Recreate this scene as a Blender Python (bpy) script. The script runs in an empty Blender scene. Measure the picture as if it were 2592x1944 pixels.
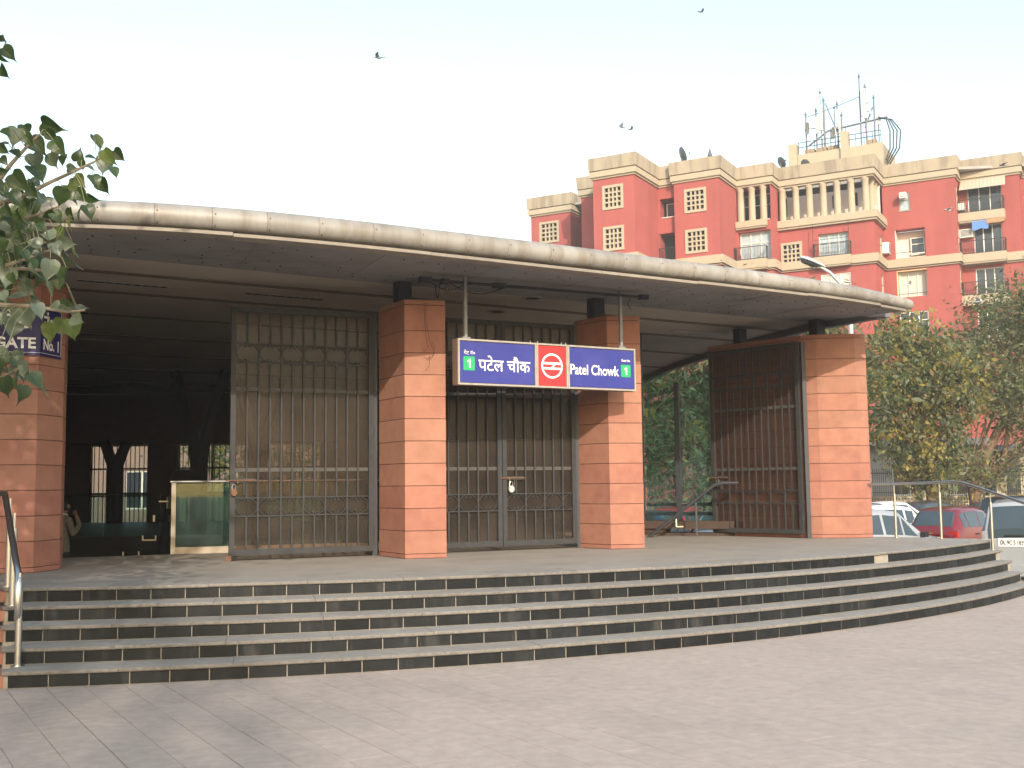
import bpy, bmesh, math, random
import numpy as np
from mathutils import Vector, Matrix, noise
from math import sin, cos, tan, pi, radians, degrees, atan2, hypot, sqrt

random.seed(11); np.random.seed(11)
SC = bpy.context.scene
COL = SC.collection

# ------------------------------------------------------------------ camera
F_PX, IMG_W, PITCH, ROLL, EYE = 2800.0, 2592.0, math.atan(257/2800.0), 0.012, 1.70
fwd = Vector((0, cos(PITCH), sin(PITCH)))
up0 = Vector((0, -sin(PITCH), cos(PITCH)))
rt0 = Vector((1, 0, 0))
rt = cos(ROLL)*rt0 - sin(ROLL)*up0
upv = cos(ROLL)*up0 + sin(ROLL)*rt0
cam_d = bpy.data.cameras.new('camera'); cam_d.sensor_width = 36.0
cam_d.lens = F_PX/IMG_W*36.0; cam_d.clip_start = .1; cam_d.clip_end = 3000
cam = bpy.data.objects.new('camera', cam_d); COL.objects.link(cam)
m = Matrix.Identity(4)
for i in range(3):
    m[i][0] = rt[i]; m[i][1] = upv[i]; m[i][2] = -fwd[i]
m[0][3], m[1][3], m[2][3] = 0, 0, EYE
cam.matrix_world = m
SC.camera = cam

# ------------------------------------------------------------------ sky, sun, exposure
SUN_EL, SUN_AZ = radians(25.5), radians(168.7)     # azimuth clockwise from +Y
W = bpy.data.worlds.new('World'); SC.world = W; W.use_nodes = True
wn = W.node_tree
sky = wn.nodes.new('ShaderNodeTexSky'); sky.sky_type = 'NISHITA'; sky.sun_disc = False
sky.sun_elevation = SUN_EL; sky.sun_rotation = SUN_AZ
sky.altitude = 200; sky.air_density = 1.7; sky.dust_density = 2.2; sky.ozone_density = 1.35
bg = wn.nodes['Background']; bg.inputs['Strength'].default_value = 0.15
wn.links.new(sky.outputs[0], bg.inputs['Color'])
to_sun = Vector((sin(SUN_AZ)*cos(SUN_EL), cos(SUN_AZ)*cos(SUN_EL), sin(SUN_EL)))
sun_d = bpy.data.lights.new('sun', 'SUN'); sun_d.energy = 2.0; sun_d.angle = radians(.55)
sun_d.color = (1.0, .90, .78)
sun = bpy.data.objects.new('sun', sun_d); COL.objects.link(sun)
sun.rotation_euler = to_sun.to_track_quat('Z', 'Y').to_euler()
SC.view_settings.view_transform = 'Standard'; SC.view_settings.look = 'None'
SC.view_settings.gamma = 1.0; SC.view_settings.exposure = 1.29
SC.view_settings.use_curve_mapping = False
SC.cycles.max_bounces = 7; SC.cycles.diffuse_bounces = 4; SC.cycles.transparent_max_bounces = 24
SC.cycles.caustics_reflective = False; SC.cycles.caustics_refractive = False
SC.cycles.sample_clamp_indirect = 6.0

# ------------------------------------------------------------------ helpers
WLOC = {}
def tag(o, label=None, cat=None, group=None, kind=None):
    if label: o['label'] = label
    if cat: o['category'] = cat
    if group: o['group'] = group
    if kind: o['kind'] = kind
    return o
def thing(name, label, cat, loc=(0,0,0), rz=0.0, group=None):
    o = bpy.data.objects.new(name, None); COL.objects.link(o)
    o.empty_display_size = .2
    o.location = loc; o.rotation_euler = (0, 0, rz)
    WLOC[o.name] = Vector(loc)
    return tag(o, label, cat, group)
def link(name, me, mat=None, parent=None):
    o = bpy.data.objects.new(name, me); COL.objects.link(o)
    if mat is not None and not me.materials: me.materials.append(mat)
    if parent is not None: o.parent = parent
    return o
def copy_tree(o, parent=None):
    c = o.copy(); COL.objects.link(c)
    if parent is not None: c.parent = parent
    for ch in list(o.children): copy_tree(ch, c)
    return c

class MB:
    def __init__(s): s.v = []; s.f = []; s.mi = []; s.cm = 0
    def add(s, vs, fs):
        n = len(s.v); s.v += [tuple(p) for p in vs]
        s.f += [tuple(i+n for i in f) for f in fs]; s.mi += [s.cm]*len(fs)
    def box(s, x0, x1, y0, y1, z0, z1):
        s.add([(x0,y0,z0),(x1,y0,z0),(x1,y1,z0),(x0,y1,z0),(x0,y0,z1),(x1,y0,z1),(x1,y1,z1),(x0,y1,z1)],
              [(3,2,1,0),(4,5,6,7),(0,1,5,4),(1,2,6,5),(2,3,7,6),(3,0,4,7)])
    def obox(s, c, ux, uy, uz, dx, dy, dz):
        c, ux, uy, uz = Vector(c), Vector(ux).normalized(), Vector(uy).normalized(), Vector(uz).normalized()
        P = [c+ux*dx*a*.5+uy*dy*b*.5+uz*dz*e*.5 for e in (-1,1) for a,b in ((-1,-1),(1,-1),(1,1),(-1,1))]
        s.add(P, [(3,2,1,0),(4,5,6,7),(0,1,5,4),(1,2,6,5),(2,3,7,6),(3,0,4,7)])
    def wall(s, a, b, t, z0, z1):            # box along 2D segment, centred thickness
        a, b = Vector((a[0],a[1],0)), Vector((b[0],b[1],0)); d = b-a
        s.obox((a+b)/2+Vector((0,0,(z0+z1)/2)), d, Vector((-d.y,d.x,0)), (0,0,1), d.length, t, z1-z0)
    def rod(s, a, b, w, h=None):             # square bar between 3D points
        a, b = Vector(a), Vector(b); d = b-a; h = h or w
        u = Vector((0,0,1)) if abs(d.normalized().z) < .95 else Vector((0,1,0))
        y = u.cross(d).normalized(); z = d.cross(y).normalized()
        s.obox((a+b)/2, d, y, z, d.length, w, h)
    def prism(s, poly, z0, z1, ch=0.0):
        n = len(poly)
        if ch <= 0:
            vs = [(x,y,z0) for x,y in poly]+[(x,y,z1) for x,y in poly]
            fs = [tuple(range(n-1,-1,-1)), tuple(range(n,2*n))]+[(i,(i+1)%n,n+(i+1)%n,n+i) for i in range(n)]
        else:
            q = inset(poly, ch)
            vs = [(x,y,z0) for x,y in q]+[(x,y,z0+ch) for x,y in poly]+[(x,y,z1-ch) for x,y in poly]+[(x,y,z1) for x,y in q]
            fs = [tuple(range(n-1,-1,-1)), tuple(range(3*n,4*n))]
            for k in range(3):
                fs += [(k*n+i,k*n+(i+1)%n,(k+1)*n+(i+1)%n,(k+1)*n+i) for i in range(n)]
        s.add(vs, fs)
    def tube(s, pts, r, n=8, closed=False, caps=True):
        pts = [Vector(p) for p in pts]; m_ = len(pts)
        rs = r if isinstance(r, (list,tuple)) else [r]*m_
        vs = []; prev = None
        for i,p in enumerate(pts):
            if closed: t = pts[(i+1)%m_]-pts[i-1]
            else: t = pts[min(i+1,m_-1)]-pts[max(i-1,0)]
            t = t.normalized() if t.length > 1e-9 else Vector((0,0,1))
            if prev is None:
                u = Vector((0,0,1)) if abs(t.z) < .9 else Vector((1,0,0))
                a = t.cross(u).normalized()
            else:
                a = (prev - t*prev.dot(t)).normalized()
            prev = a; b = t.cross(a)
            vs += [p+(a*cos(2*pi*k/n)+b*sin(2*pi*k/n))*rs[i] for k in range(n)]
        fs = []
        for i in range(m_ if closed else m_-1):
            j = (i+1)%m_
            fs += [(i*n+k, i*n+(k+1)%n, j*n+(k+1)%n, j*n+k) for k in range(n)]
        if caps and not closed:
            fs += [tuple(range(n-1,-1,-1)), tuple(range((m_-1)*n, m_*n))]
        s.add(vs, fs)
    def cyl(s, c, r, z0, z1, n=16, r2=None):
        r2 = r if r2 is None else r2
        s.tube([(c[0],c[1],z0),(c[0],c[1],z1)], [r,r2], n)
    def lathe(s, c, prof, n=20):
        vs = []; 
        for r,z in prof: vs += [(c[0]+r*cos(2*pi*k/n), c[1]+r*sin(2*pi*k/n), c[2]+z) for k in range(n)]
        fs = []
        for i in range(len(prof)-1): fs += [(i*n+k,i*n+(k+1)%n,(i+1)*n+(k+1)%n,(i+1)*n+k) for k in range(n)]
        fs += [tuple(range(n-1,-1,-1)), tuple(range((len(prof)-1)*n,len(prof)*n))]
        s.add(vs, fs)
    def grid(s, rows):                        # rows of points
        h, w = len(rows), len(rows[0])
        s.add([p for r in rows for p in r], [(i*w+j,i*w+j+1,(i+1)*w+j+1,(i+1)*w+j) for i in range(h-1) for j in range(w-1)])
    def mesh(s, name, mats, off=None, smooth=False, recalc=True):
        me = bpy.data.meshes.new(name)
        vs = s.v if off is None else [(p[0]-off[0],p[1]-off[1],p[2]-off[2]) for p in s.v]
        me.from_pydata(vs, [], s.f)
        for mt in (mats if isinstance(mats,(list,tuple)) else [mats]): me.materials.append(mt)
        if any(s.mi): me.polygons.foreach_set('material_index', s.mi)
        if recalc:
            bm = bmesh.new(); bm.from_mesh(me); bmesh.ops.recalc_face_normals(bm, faces=bm.faces); bm.to_mesh(me); bm.free()
        if smooth:
            me.polygons.foreach_set('use_smooth', [True]*len(me.polygons))
            if smooth != 'all': me.set_sharp_from_angle(angle=radians(38))
        me.update()
        return me
    def build(s, name, mats, parent=None, smooth=False, local=False, recalc=True):
        off = None
        if parent is not None and not local: off = WLOC.get(parent.name)
        o = link(name, s.mesh(name, mats, off, smooth, recalc), None, parent)
        if off is not None: WLOC[o.name] = off
        elif parent is not None: WLOC[o.name] = Vector((0,0,0))
        else: WLOC[o.name] = Vector((0,0,0))
        return o

def area2(poly): return sum(poly[i][0]*poly[(i+1)%len(poly)][1]-poly[(i+1)%len(poly)][0]*poly[i][1] for i in range(len(poly)))/2
def inset(poly, d):
    n = len(poly); sg = 1 if area2(poly) > 0 else -1; out = []
    for i in range(n):
        p0, p1, p2 = Vector(poly[i-1]), Vector(poly[i]), Vector(poly[(i+1)%n])
        a = (p1-p0).normalized(); b = (p2-p1).normalized()
        na = Vector((-a.y,a.x))*sg; nb = Vector((-b.y,b.x))*sg
        k = (na+nb); k = k/max(.2, (1+na.dot(nb)))
        out.append(tuple(p1+k*d))
    return out
def wall_holes(mb, a, b, z0, z1, holes, depth=.15, nrm=None):
    """wall face from a to b (2D) with rectangular holes (s0,s1,za,zb) and reveals of a depth, going inwards (-nrm)"""
    a, b = Vector(a), Vector(b); d = b-a; L = d.length; u = d/L
    n = Vector(nrm) if nrm else Vector((u.y,-u.x))
    ss = sorted({0,L}|{h[0] for h in holes}|{h[1] for h in holes}); zs = sorted({z0,z1}|{h[2] for h in holes}|{h[3] for h in holes})
    P = lambda s_,z,k=0: (a.x+u.x*s_-n.x*k, a.y+u.y*s_-n.y*k, z)
    for i in range(len(ss)-1):
        for j in range(len(zs)-1):
            cs, cz = (ss[i]+ss[i+1])/2, (zs[j]+zs[j+1])/2
            if any(h[0]<cs<h[1] and h[2]<cz<h[3] for h in holes): continue
            mb.add([P(ss[i],zs[j]),P(ss[i+1],zs[j]),P(ss[i+1],zs[j+1]),P(ss[i],zs[j+1])], [(0,1,2,3)])
    for h in holes:
        s0,s1,za,zb = h[:4]; k = h[4] if len(h)>4 else depth
        for p,q in (((s0,za),(s1,za)),((s1,za),(s1,zb)),((s1,zb),(s0,zb)),((s0,zb),(s0,za))):
            mb.add([P(*p),P(*q),P(*q,k),P(*p,k)], [(0,1,2,3)])

# ------------------------------------------------------------------ materials
def lin(c): return tuple(((x/12.92) if x <= .04045 else ((x+.055)/1.055)**2.4) for x in c)
def rgb(r,g,b): return lin((r/255,g/255,b/255))
MATS = {}
def mat(name, col, rough=.75, var=.12, scale=6.0, bump=0.0, bscale=60.0, objvar=0.0, metal=0.0, spec=.35, col2=None, sscale=2.0, samt=.5, sthr=(.45,.7), streak=False, coat=0.0, coords='Object'):
    if name in MATS: return MATS[name]
    mt = bpy.data.materials.new(name); mt.use_nodes = True; nt = mt.node_tree; N = nt.nodes; Lk = nt.links.new
    b = N['Principled BSDF']
    b.inputs['Roughness'].default_value = rough; b.inputs['Metallic'].default_value = metal
    b.inputs['Specular IOR Level'].default_value = spec
    if coat: b.inputs['Coat Weight'].default_value = coat; b.inputs['Coat Roughness'].default_value = .06
    tc = N.new('ShaderNodeTexCoord'); oi = N.new('ShaderNodeObjectInfo')
    addv = N.new('ShaderNodeVectorMath'); addv.operation = 'ADD'
    mul = N.new('ShaderNodeMath'); mul.operation = 'MULTIPLY'; mul.inputs[1].default_value = 37.0 if objvar else 0.0
    if coords == 'World': ge = N.new('ShaderNodeNewGeometry'); src = ge.outputs['Position']; mul.inputs[1].default_value = 0.0
    else: src = tc.outputs[coords]
    Lk(oi.outputs['Random'], mul.inputs[0]); Lk(src, addv.inputs[0]); Lk(mul.outputs[0], addv.inputs[1])
    vec = addv.outputs[0]
    n1 = N.new('ShaderNodeTexNoise'); n1.inputs['Scale'].default_value = scale; n1.inputs['Detail'].default_value = 6; n1.inputs['Roughness'].default_value = .6
    Lk(vec, n1.inputs['Vector'])
    mr = N.new('ShaderNodeMapRange'); mr.inputs[1].default_value = .25; mr.inputs[2].default_value = .75
    mr.inputs[3].default_value = 1-var; mr.inputs[4].default_value = 1+var
    Lk(n1.outputs['Fac'], mr.inputs[0]); val = mr.outputs[0]
    if objvar:
        m2 = N.new('ShaderNodeMapRange'); m2.inputs[3].default_value = 1-objvar; m2.inputs[4].default_value = 1+objvar
        Lk(oi.outputs['Random'], m2.inputs[0])
        mm = N.new('ShaderNodeMath'); mm.operation = 'MULTIPLY'; Lk(val, mm.inputs[0]); Lk(m2.outputs[0], mm.inputs[1]); val = mm.outputs[0]
    base = N.new('ShaderNodeRGB'); base.outputs[0].default_value = (*col, 1); cur = base.outputs[0]
    if col2 is not None:
        n2 = N.new('ShaderNodeTexNoise'); n2.inputs['Scale'].default_value = sscale; n2.inputs['Detail'].default_value = 8; n2.inputs['Roughness'].default_value = .65
        if streak:
            mp = N.new('ShaderNodeMapping'); mp.inputs['Scale'].default_value = (1,1,.12); Lk(vec, mp.inputs['Vector']); Lk(mp.outputs[0], n2.inputs['Vector'])
        else: Lk(vec, n2.inputs['Vector'])
        r2 = N.new('ShaderNodeMapRange'); r2.inputs[1].default_value = sthr[0]; r2.inputs[2].default_value = sthr[1]; r2.inputs[4].default_value = samt
        r2.interpolation_type = 'SMOOTHSTEP'
        Lk(n2.outputs['Fac'], r2.inputs[0])
        mx = N.new('ShaderNodeMix'); mx.data_type = 'RGBA'; mx.inputs[7].default_value = (*col2, 1)
        Lk(r2.outputs[0], mx.inputs[0]); Lk(cur, mx.inputs[6]); cur = mx.outputs[2]
    sc = N.new('ShaderNodeVectorMath'); sc.operation = 'SCALE'; Lk(cur, sc.inputs[0]); Lk(val, sc.inputs['Scale'])
    Lk(sc.outputs[0], b.inputs['Base Color'])
    if bump:
        n3 = N.new('ShaderNodeTexNoise'); n3.inputs['Scale'].default_value = bscale; n3.inputs['Detail'].default_value = 5; Lk(vec, n3.inputs['Vector'])
        bp = N.new('ShaderNodeBump'); bp.inputs['Strength'].default_value = bump; bp.inputs['Distance'].default_value = .01
        Lk(n3.outputs['Fac'], bp.inputs['Height']); Lk(bp.outputs[0], b.inputs['Normal'])
    MATS[name] = mt
    return mt
def glass_mat(name, tint=(.75,.9,.88), dust=.06, dcol=(.4,.4,.38), rough=.02, dscale=3.0, refl=1.0):
    if name in MATS: return MATS[name]
    mt = bpy.data.materials.new(name); mt.use_nodes = True; nt = mt.node_tree; N = nt.nodes; Lk = nt.links.new
    N.remove(N['Principled BSDF']); out = N['Material Output']
    tr = N.new('ShaderNodeBsdfTransparent'); tr.inputs[0].default_value = (*tint,1)
    gl = N.new('ShaderNodeBsdfGlossy'); gl.inputs['Roughness'].default_value = rough; gl.inputs[0].default_value = (.9,.9,.9,1)
    fr = N.new('ShaderNodeFresnel'); fr.inputs[0].default_value = 1.5
    fm = N.new('ShaderNodeMath'); fm.operation = 'MULTIPLY'; fm.inputs[1].default_value = refl; Lk(fr.outputs[0], fm.inputs[0])
    m1 = N.new('ShaderNodeMixShader'); Lk(fm.outputs[0], m1.inputs[0]); Lk(tr.outputs[0], m1.inputs[1]); Lk(gl.outputs[0], m1.inputs[2])
    df = N.new('ShaderNodeBsdfDiffuse'); df.inputs[0].default_value = (*dcol,1)
    tc = N.new('ShaderNodeTexCoord'); nz = N.new('ShaderNodeTexNoise'); nz.inputs['Scale'].default_value = dscale; nz.inputs['Detail'].default_value = 7; nz.inputs['Roughness'].default_value = .65
    Lk(tc.outputs['Object'], nz.inputs['Vector'])
    mr = N.new('ShaderNodeMapRange'); mr.inputs[1].default_value = .3; mr.inputs[2].default_value = .75; mr.inputs[3].default_value = dust*.35; mr.inputs[4].default_value = min(1,dust*1.7)
    Lk(nz.outputs['Fac'], mr.inputs[0])
    m2 = N.new('ShaderNodeMixShader'); Lk(mr.outputs[0], m2.inputs[0]); Lk(m1.outputs[0], m2.inputs[1]); Lk(df.outputs[0], m2.inputs[2])
    Lk(m2.outputs[0], out.inputs[0]); MATS[name] = mt
    return mt
def leaf_mat(name, col, trans=.35, rough=.5, var=.25, spec=.3):
    if name in MATS: return MATS[name]
    mt = bpy.data.materials.new(name); mt.use_nodes = True; nt = mt.node_tree; N = nt.nodes; Lk = nt.links.new
    b = N['Principled BSDF']; out = N['Material Output']; b.inputs['Roughness'].default_value = rough; b.inputs['Specular IOR Level'].default_value = spec
    tc = N.new('ShaderNodeTexCoord'); nz = N.new('ShaderNodeTexNoise'); nz.inputs['Scale'].default_value = 1.3; nz.inputs['Detail'].default_value = 4
    Lk(tc.outputs['Object'], nz.inputs['Vector'])
    oi = N.new('ShaderNodeObjectInfo')
    mr = N.new('ShaderNodeMapRange'); mr.inputs[1].default_value = .3; mr.inputs[2].default_value = .7; mr.inputs[3].default_value = 1-var; mr.inputs[4].default_value = 1+var
    Lk(nz.outputs['Fac'], mr.inputs[0])
    m2 = N.new('ShaderNodeMapRange'); m2.inputs[3].default_value = .8; m2.inputs[4].default_value = 1.2; Lk(oi.outputs['Random'], m2.inputs[0])
    mm = N.new('ShaderNodeMath'); mm.operation = 'MULTIPLY'; Lk(mr.outputs[0], mm.inputs[0]); Lk(m2.outputs[0], mm.inputs[1])
    base = N.new('ShaderNodeRGB'); base.outputs[0].default_value = (*col,1)
    sc = N.new('ShaderNodeVectorMath'); sc.operation = 'SCALE'; Lk(base.outputs[0], sc.inputs[0]); Lk(mm.outputs[0], sc.inputs['Scale'])
    Lk(sc.outputs[0], b.inputs['Base Color'])
    tl = N.new('ShaderNodeBsdfTranslucent'); s2 = N.new('ShaderNodeVectorMath'); s2.operation = 'MULTIPLY'; s2.inputs[1].default_value = (1.5,1.6,.6)
    Lk(sc.outputs[0], s2.inputs[0]); Lk(s2.outputs[0], tl.inputs[0])
    mx = N.new('ShaderNodeMixShader'); mx.inputs[0].default_value = trans; Lk(b.outputs[0], mx.inputs[1]); Lk(tl.outputs[0], mx.inputs[2]); Lk(mx.outputs[0], out.inputs[0])
    MATS[name] = mt
    return mt

def stone(name, c, c2): return mat(name, c, .82, .12, 5, .18, 90, objvar=.05, col2=c2, sscale=2.2, samt=.7, sthr=(.42,.68), spec=.2)
STONE = stone('red_sandstone', (.335,.157,.110), (.275,.121,.088))
STONE_R = stone('red_sandstone_deep', (.332,.147,.106), (.272,.114,.084))
STONE_T = stone('red_sandstone_tan', (.336,.168,.115), (.282,.132,.092))
NOSE = mat('rough_step_nosing', (.175,.158,.138), .95, .3, 25, .5, 70, objvar=.1)
MORTAR = mat('dark_joint', (.06,.03,.022), .95, .1)
GROUT = mat('cement_grout', (.30,.265,.22), .95, .15, 10, .2)
TREAD = mat('grey_step_stone', (.275,.258,.232), .85, .14, 7, .25, 120, objvar=.07, col2=(.24,.21,.18), sscale=3, samt=.5, spec=.2)
FLOOR = mat('dusty_platform_stone', (.29,.26,.225), .8, .1, 2.5, .1, 100, col2=(.23,.205,.18), sscale=1.2, samt=.6, spec=.25)
PAVE = mat('dusty_paving_stone', (.395,.328,.282), .88, .13, 9.0, .35, 120, objvar=.022, col2=(.285,.245,.215), sscale=.7, samt=.4, sthr=(.42,.70), spec=.2, coords='World')
TILE = mat('black_riser_tile', (.013,.0145,.016), .45, .3, 9, .1, 60, objvar=.3, col2=(.055,.052,.05), sscale=6, samt=.6, sthr=(.5,.75), streak=True, spec=.15)
STEEL = mat('stainless_steel', (.62,.60,.56), .28, .06, 20, 0, metal=1.0)
IRON = mat('grey_painted_iron', (.042,.043,.045), .6, .2, 12, .1, 80, spec=.2, col2=(.05,.046,.042), sscale=9, samt=.5)
RUST = mat('rusty_iron', (.16,.085,.05), .8, .3, 14, .2)
DARKM = mat('dark_steel', (.035,.037,.045), .5, .15, 8)
RIM = mat('weathered_aluminium', (.31,.29,.26), .5, .10, 3, .06, 20, objvar=.12, col2=(.20,.17,.13), sscale=3.5, samt=.8, sthr=(.40,.68), streak=True, metal=.1, spec=.45)
SOFFIT = mat('grey_soffit_sheet', (.25,.247,.245), .7, .1, 2, .08, 14, col2=(.13,.12,.11), sscale=.8, samt=.6)
CEIL = mat('cream_ceiling_panel', (.46,.41,.345), .75, .06, 2, objvar=.04, col2=(.36,.315,.265), sscale=.7, samt=.5)
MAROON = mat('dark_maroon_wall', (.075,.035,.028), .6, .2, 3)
CONC = mat('concrete', (.33,.31,.28), .9, .15, 4, .2, col2=(.2,.19,.17), sscale=2)
BLACK = mat('matt_black', (.012,.012,.012), .7, .1)
WHITE = mat('white_paint', (.75,.74,.70), .55, .05, 8)
BLUE = mat('sign_blue', (.026,.031,.23), .35, .06, 3, spec=.5, col2=(.05,.05,.26), sscale=1.5, samt=.5)
SIGNRED = mat('sign_red', (.68,.03,.035), .4, .05, 3, spec=.4)
SIGNGREEN = mat('sign_green', (.02,.36,.13), .4, .05, 3, spec=.4)
LETTER = mat('sign_white', (.82,.80,.76), .45, .03, 5)
ALU = mat('sign_frame_aluminium', (.38,.355,.32), .5, .1, 12, metal=.3, col2=(.3,.26,.2), sscale=8, samt=.5)

def text_part(body, size, mt, M, parent, name='lettering', bold=0.0, align='LEFT', width=None, height=None, shear=0.0):
    """flat lettering; M is a world matrix whose X runs along the text and Z out of the surface"""
    cu = bpy.data.curves.new(name, 'FONT'); cu.body = body; cu.size = size; cu.offset = bold; cu.align_x = align; cu.resolution_u = 4; cu.shear = shear
    tmp = bpy.data.objects.new('tmp', cu); COL.objects.link(tmp)
    dg = bpy.context.evaluated_depsgraph_get(); me = bpy.data.meshes.new_from_object(tmp.evaluated_get(dg))
    bpy.data.objects.remove(tmp); bpy.data.curves.remove(cu)
    bm = bmesh.new(); bm.from_mesh(me)
    bmesh.ops.remove_doubles(bm, verts=bm.verts, dist=1e-5)
    seen = set(); k = 0
    for v in bm.verts:
        if v in seen: continue
        st = [v]; seen.add(v)
        isl = []
        while st:
            w = st.pop(); isl.append(w)
            for e in w.link_edges:
                o = e.other_vert(w)
                if o not in seen: seen.add(o); st.append(o)
        for w in isl: w.co.z += k*.0007
        k += 1
    if width:
        x0 = min(v.co.x for v in bm.verts); x1 = max(v.co.x for v in bm.verts); kx = width/(x1-x0)
        for v in bm.verts: v.co.x = (v.co.x-x0)*kx
    if height:
        y1 = max(v.co.y for v in bm.verts); ky = height/y1
        for v in bm.verts: v.co.y *= ky
    bm.to_mesh(me); bm.free()
    me.transform(M); 
    off = WLOC.get(parent.name)
    if off is not None: me.transform(Matrix.Translation(-off))
    me.materials.clear(); me.materials.append(mt)
    return link(name, me, None, parent)
def frame_matrix(o, x, up=(0,0,1)):
    x = Vector(x).normalized(); u = Vector(up); z = x.cross(u).normalized(); y = z.cross(x)
    M = Matrix.Identity(4)
    for i in range(3): M[i][0], M[i][1], M[i][2], M[i][3] = x[i], y[i], z[i], o[i]
    return M
# ================================================================== GROUND
gm = mat('parking_asphalt', (.13,.12,.11), .9, .12, 2, .2, col2=(.22,.19,.16), sscale=.3, samt=.6)
mb = MB(); mb.add([(-420,-300,-.55),(420,-300,-.55),(420,600,-.55),(-420,600,-.55)], [(0,1,2,3)])
tag(mb.build('ground', gm), kind='structure')
# plaza: a raised sheet with individual paving slabs on it
mb = MB(); mb.prism([(-60,-60),(40,-60),(40,12),(9.5,19.2),(7.9,19.2),(-60,19.2)], -.75, -.012)
plaza = tag(mb.build('plaza_pavement', mat('paving_joint_sand', (.12,.10,.09), .95, .2, 20)), kind='structure')
PA = radians(-59.0); pu = Vector((cos(PA), sin(PA))); pv = Vector((-sin(PA), cos(PA)))
SLAB_L, SLAB_W = .90, .30
CI = lambda k: ((-6.56+.44*(k-1)/4), (27.5+1.23*(k-1)/4), 17.85-.41*(k-1)/4-0.0)
STEP_C = {k: CI(k) for k in (1,2,3,4,5)}
STEP_Z = {k: .146*k for k in (1,2,3,4,5)}
slabs = []
for j in range(-110, 110):
    off = (j*0.37) % 1.0
    for i in range(-34, 34):
        cu, cv = (i+off)*SLAB_L, (j+.5)*SLAB_W
        c = pu*cu+pv*cv+Vector((2,9))
        if not (-18 < c.x < 24 and -8 < c.y < 19): continue
        cx, cy, R = STEP_C[1]
        r = hypot(c.x-cx, c.y-cy)
        th = degrees(atan2(c.x-cx, cy-c.y))
        if r < R-.55 and th > 1 and c.y < 30: continue
        if c.x < -4.6 and c.y > 10.6: continue
        if c.x > 9.2 and c.y > 12+ (19.2-12)*(24-c.x)/14.5: continue
        infr = c.y > 4.4 and abs(c.x) < .47*c.y+.5
        slabs.append((c.y if infr else 100+hypot(c.x, c.y-7), c))
slabs.sort(key=lambda t: t[0])
def slab_box(mb, c, dz=0.0):
    L, Wd = SLAB_L-.002, SLAB_W-.005
    P = [c+pu*L*a/2+pv*Wd*b/2 for a,b in ((-1,-1),(1,-1),(1,1),(-1,1))]
    Q = [c+pu*(L/2-.0004)*a+pv*(Wd/2-.0008)*b for a,b in ((-1,-1),(1,-1),(1,1),(-1,1))]
    mb.add([(p.x,p.y,-.03) for p in P]+[(p.x,p.y,-.0008+dz) for p in P]+[(p.x,p.y,dz) for p in Q],
           [(8,9,10,11)]+[(i,(i+1)%4,4+(i+1)%4,4+i) for i in range(4)]+[(4+i,4+(i+1)%4,8+(i+1)%4,8+i) for i in range(4)])
mb = MB(); slab_box(mb, Vector((0,0))); slab_me = mb.mesh('paving_slab', PAVE)
rest = MB()
for n,(d,c) in enumerate(slabs):
    dz = random.uniform(-.0004,.0002)
    if n < 300:
        o = link('paving_slab', slab_me, None, plaza); o.location = (c.x+random.uniform(-.002,.002), c.y, dz)
        o.rotation_euler = (0, 0, random.uniform(-.0008,.0008))
    else: slab_box(rest, c, dz)
tag(rest.build('paving_slab_field', PAVE, plaza), kind='stuff')

# ================================================================== STEPS + PLATFORM
TH_L = lambda k: 6.8-3.6*(k-1)/4
TH_R = lambda k: 53.6-.9*(k-1)/4
def arc_pt(k, th, dr=0.0):
    cx, cy, R = STEP_C[k]; a = radians(th); return (cx+(R+dr)*sin(a), cy-(R+dr)*cos(a))
def arc(k, dr=0.0, n=48, t0=None, t1=None):
    t0 = TH_L(k) if t0 is None else t0; t1 = TH_R(k) if t1 is None else t1
    return [arc_pt(k, t0+(t1-t0)*i/n, dr) for i in range(n+1)]
steps = MB()
for k in (1,2,3,4,5):
    zt = STEP_Z[k]-.036
    steps.prism(arc(k,-.004)+[(6.6,19.4),(5.2,20.5),(-5.4,15.2),(-6.2,13.2)], -.5 if k == 1 else STEP_Z[k-1]-.04, zt)
steps = tag(steps.build('entrance_steps', GROUT), kind='structure')
def riser_tile():
    mb = MB(); w, h, t = .3300, .104, .008
    c = .003
    mb.add([(-w/2,0,0),(w/2,0,0),(w/2,0,h),(-w/2,0,h),(-w/2,-t+c,0),(w/2,-t+c,0),(w/2,-t+c,h),(-w/2,-t+c,h),
            (-w/2+c,-t,c),(w/2-c,-t,c),(w/2-c,-t,h-c),(-w/2+c,-t,h-c)],
           [(8,9,10,11),(4,5,9,8),(5,6,10,9),(6,7,11,10),(7,4,8,11),(0,1,5,4),(1,2,6,5),(2,3,7,6),(3,0,4,7)])
    return mb.mesh('tile', TILE)
tile_me = riser_tile()
for k in (1,2,3,4,5):
    cx, cy, R = STEP_C[k]; pitch = degrees(.340/R)
    th = TH_L(k)+ (pitch*.5 + .25) - (0 if k == 5 else random.uniform(0,.2)); z0 = STEP_Z[k]-.146+.004
    while th < TH_R(k)-pitch*.45:
        miss = (k == 5 and abs(th-39.4) < pitch*.52)
        if not miss:
            x, y = arc_pt(k, th, -.004)
            o = link('tile', tile_me, None, steps); o.location = (x, y, z0+random.uniform(-.001,.001))
            o.rotation_euler = (random.uniform(-.012,.012), 0, radians(th)+random.uniform(-.006,.006))
            if k == 1: o.scale = (1,1,.98)
        th += pitch
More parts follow.
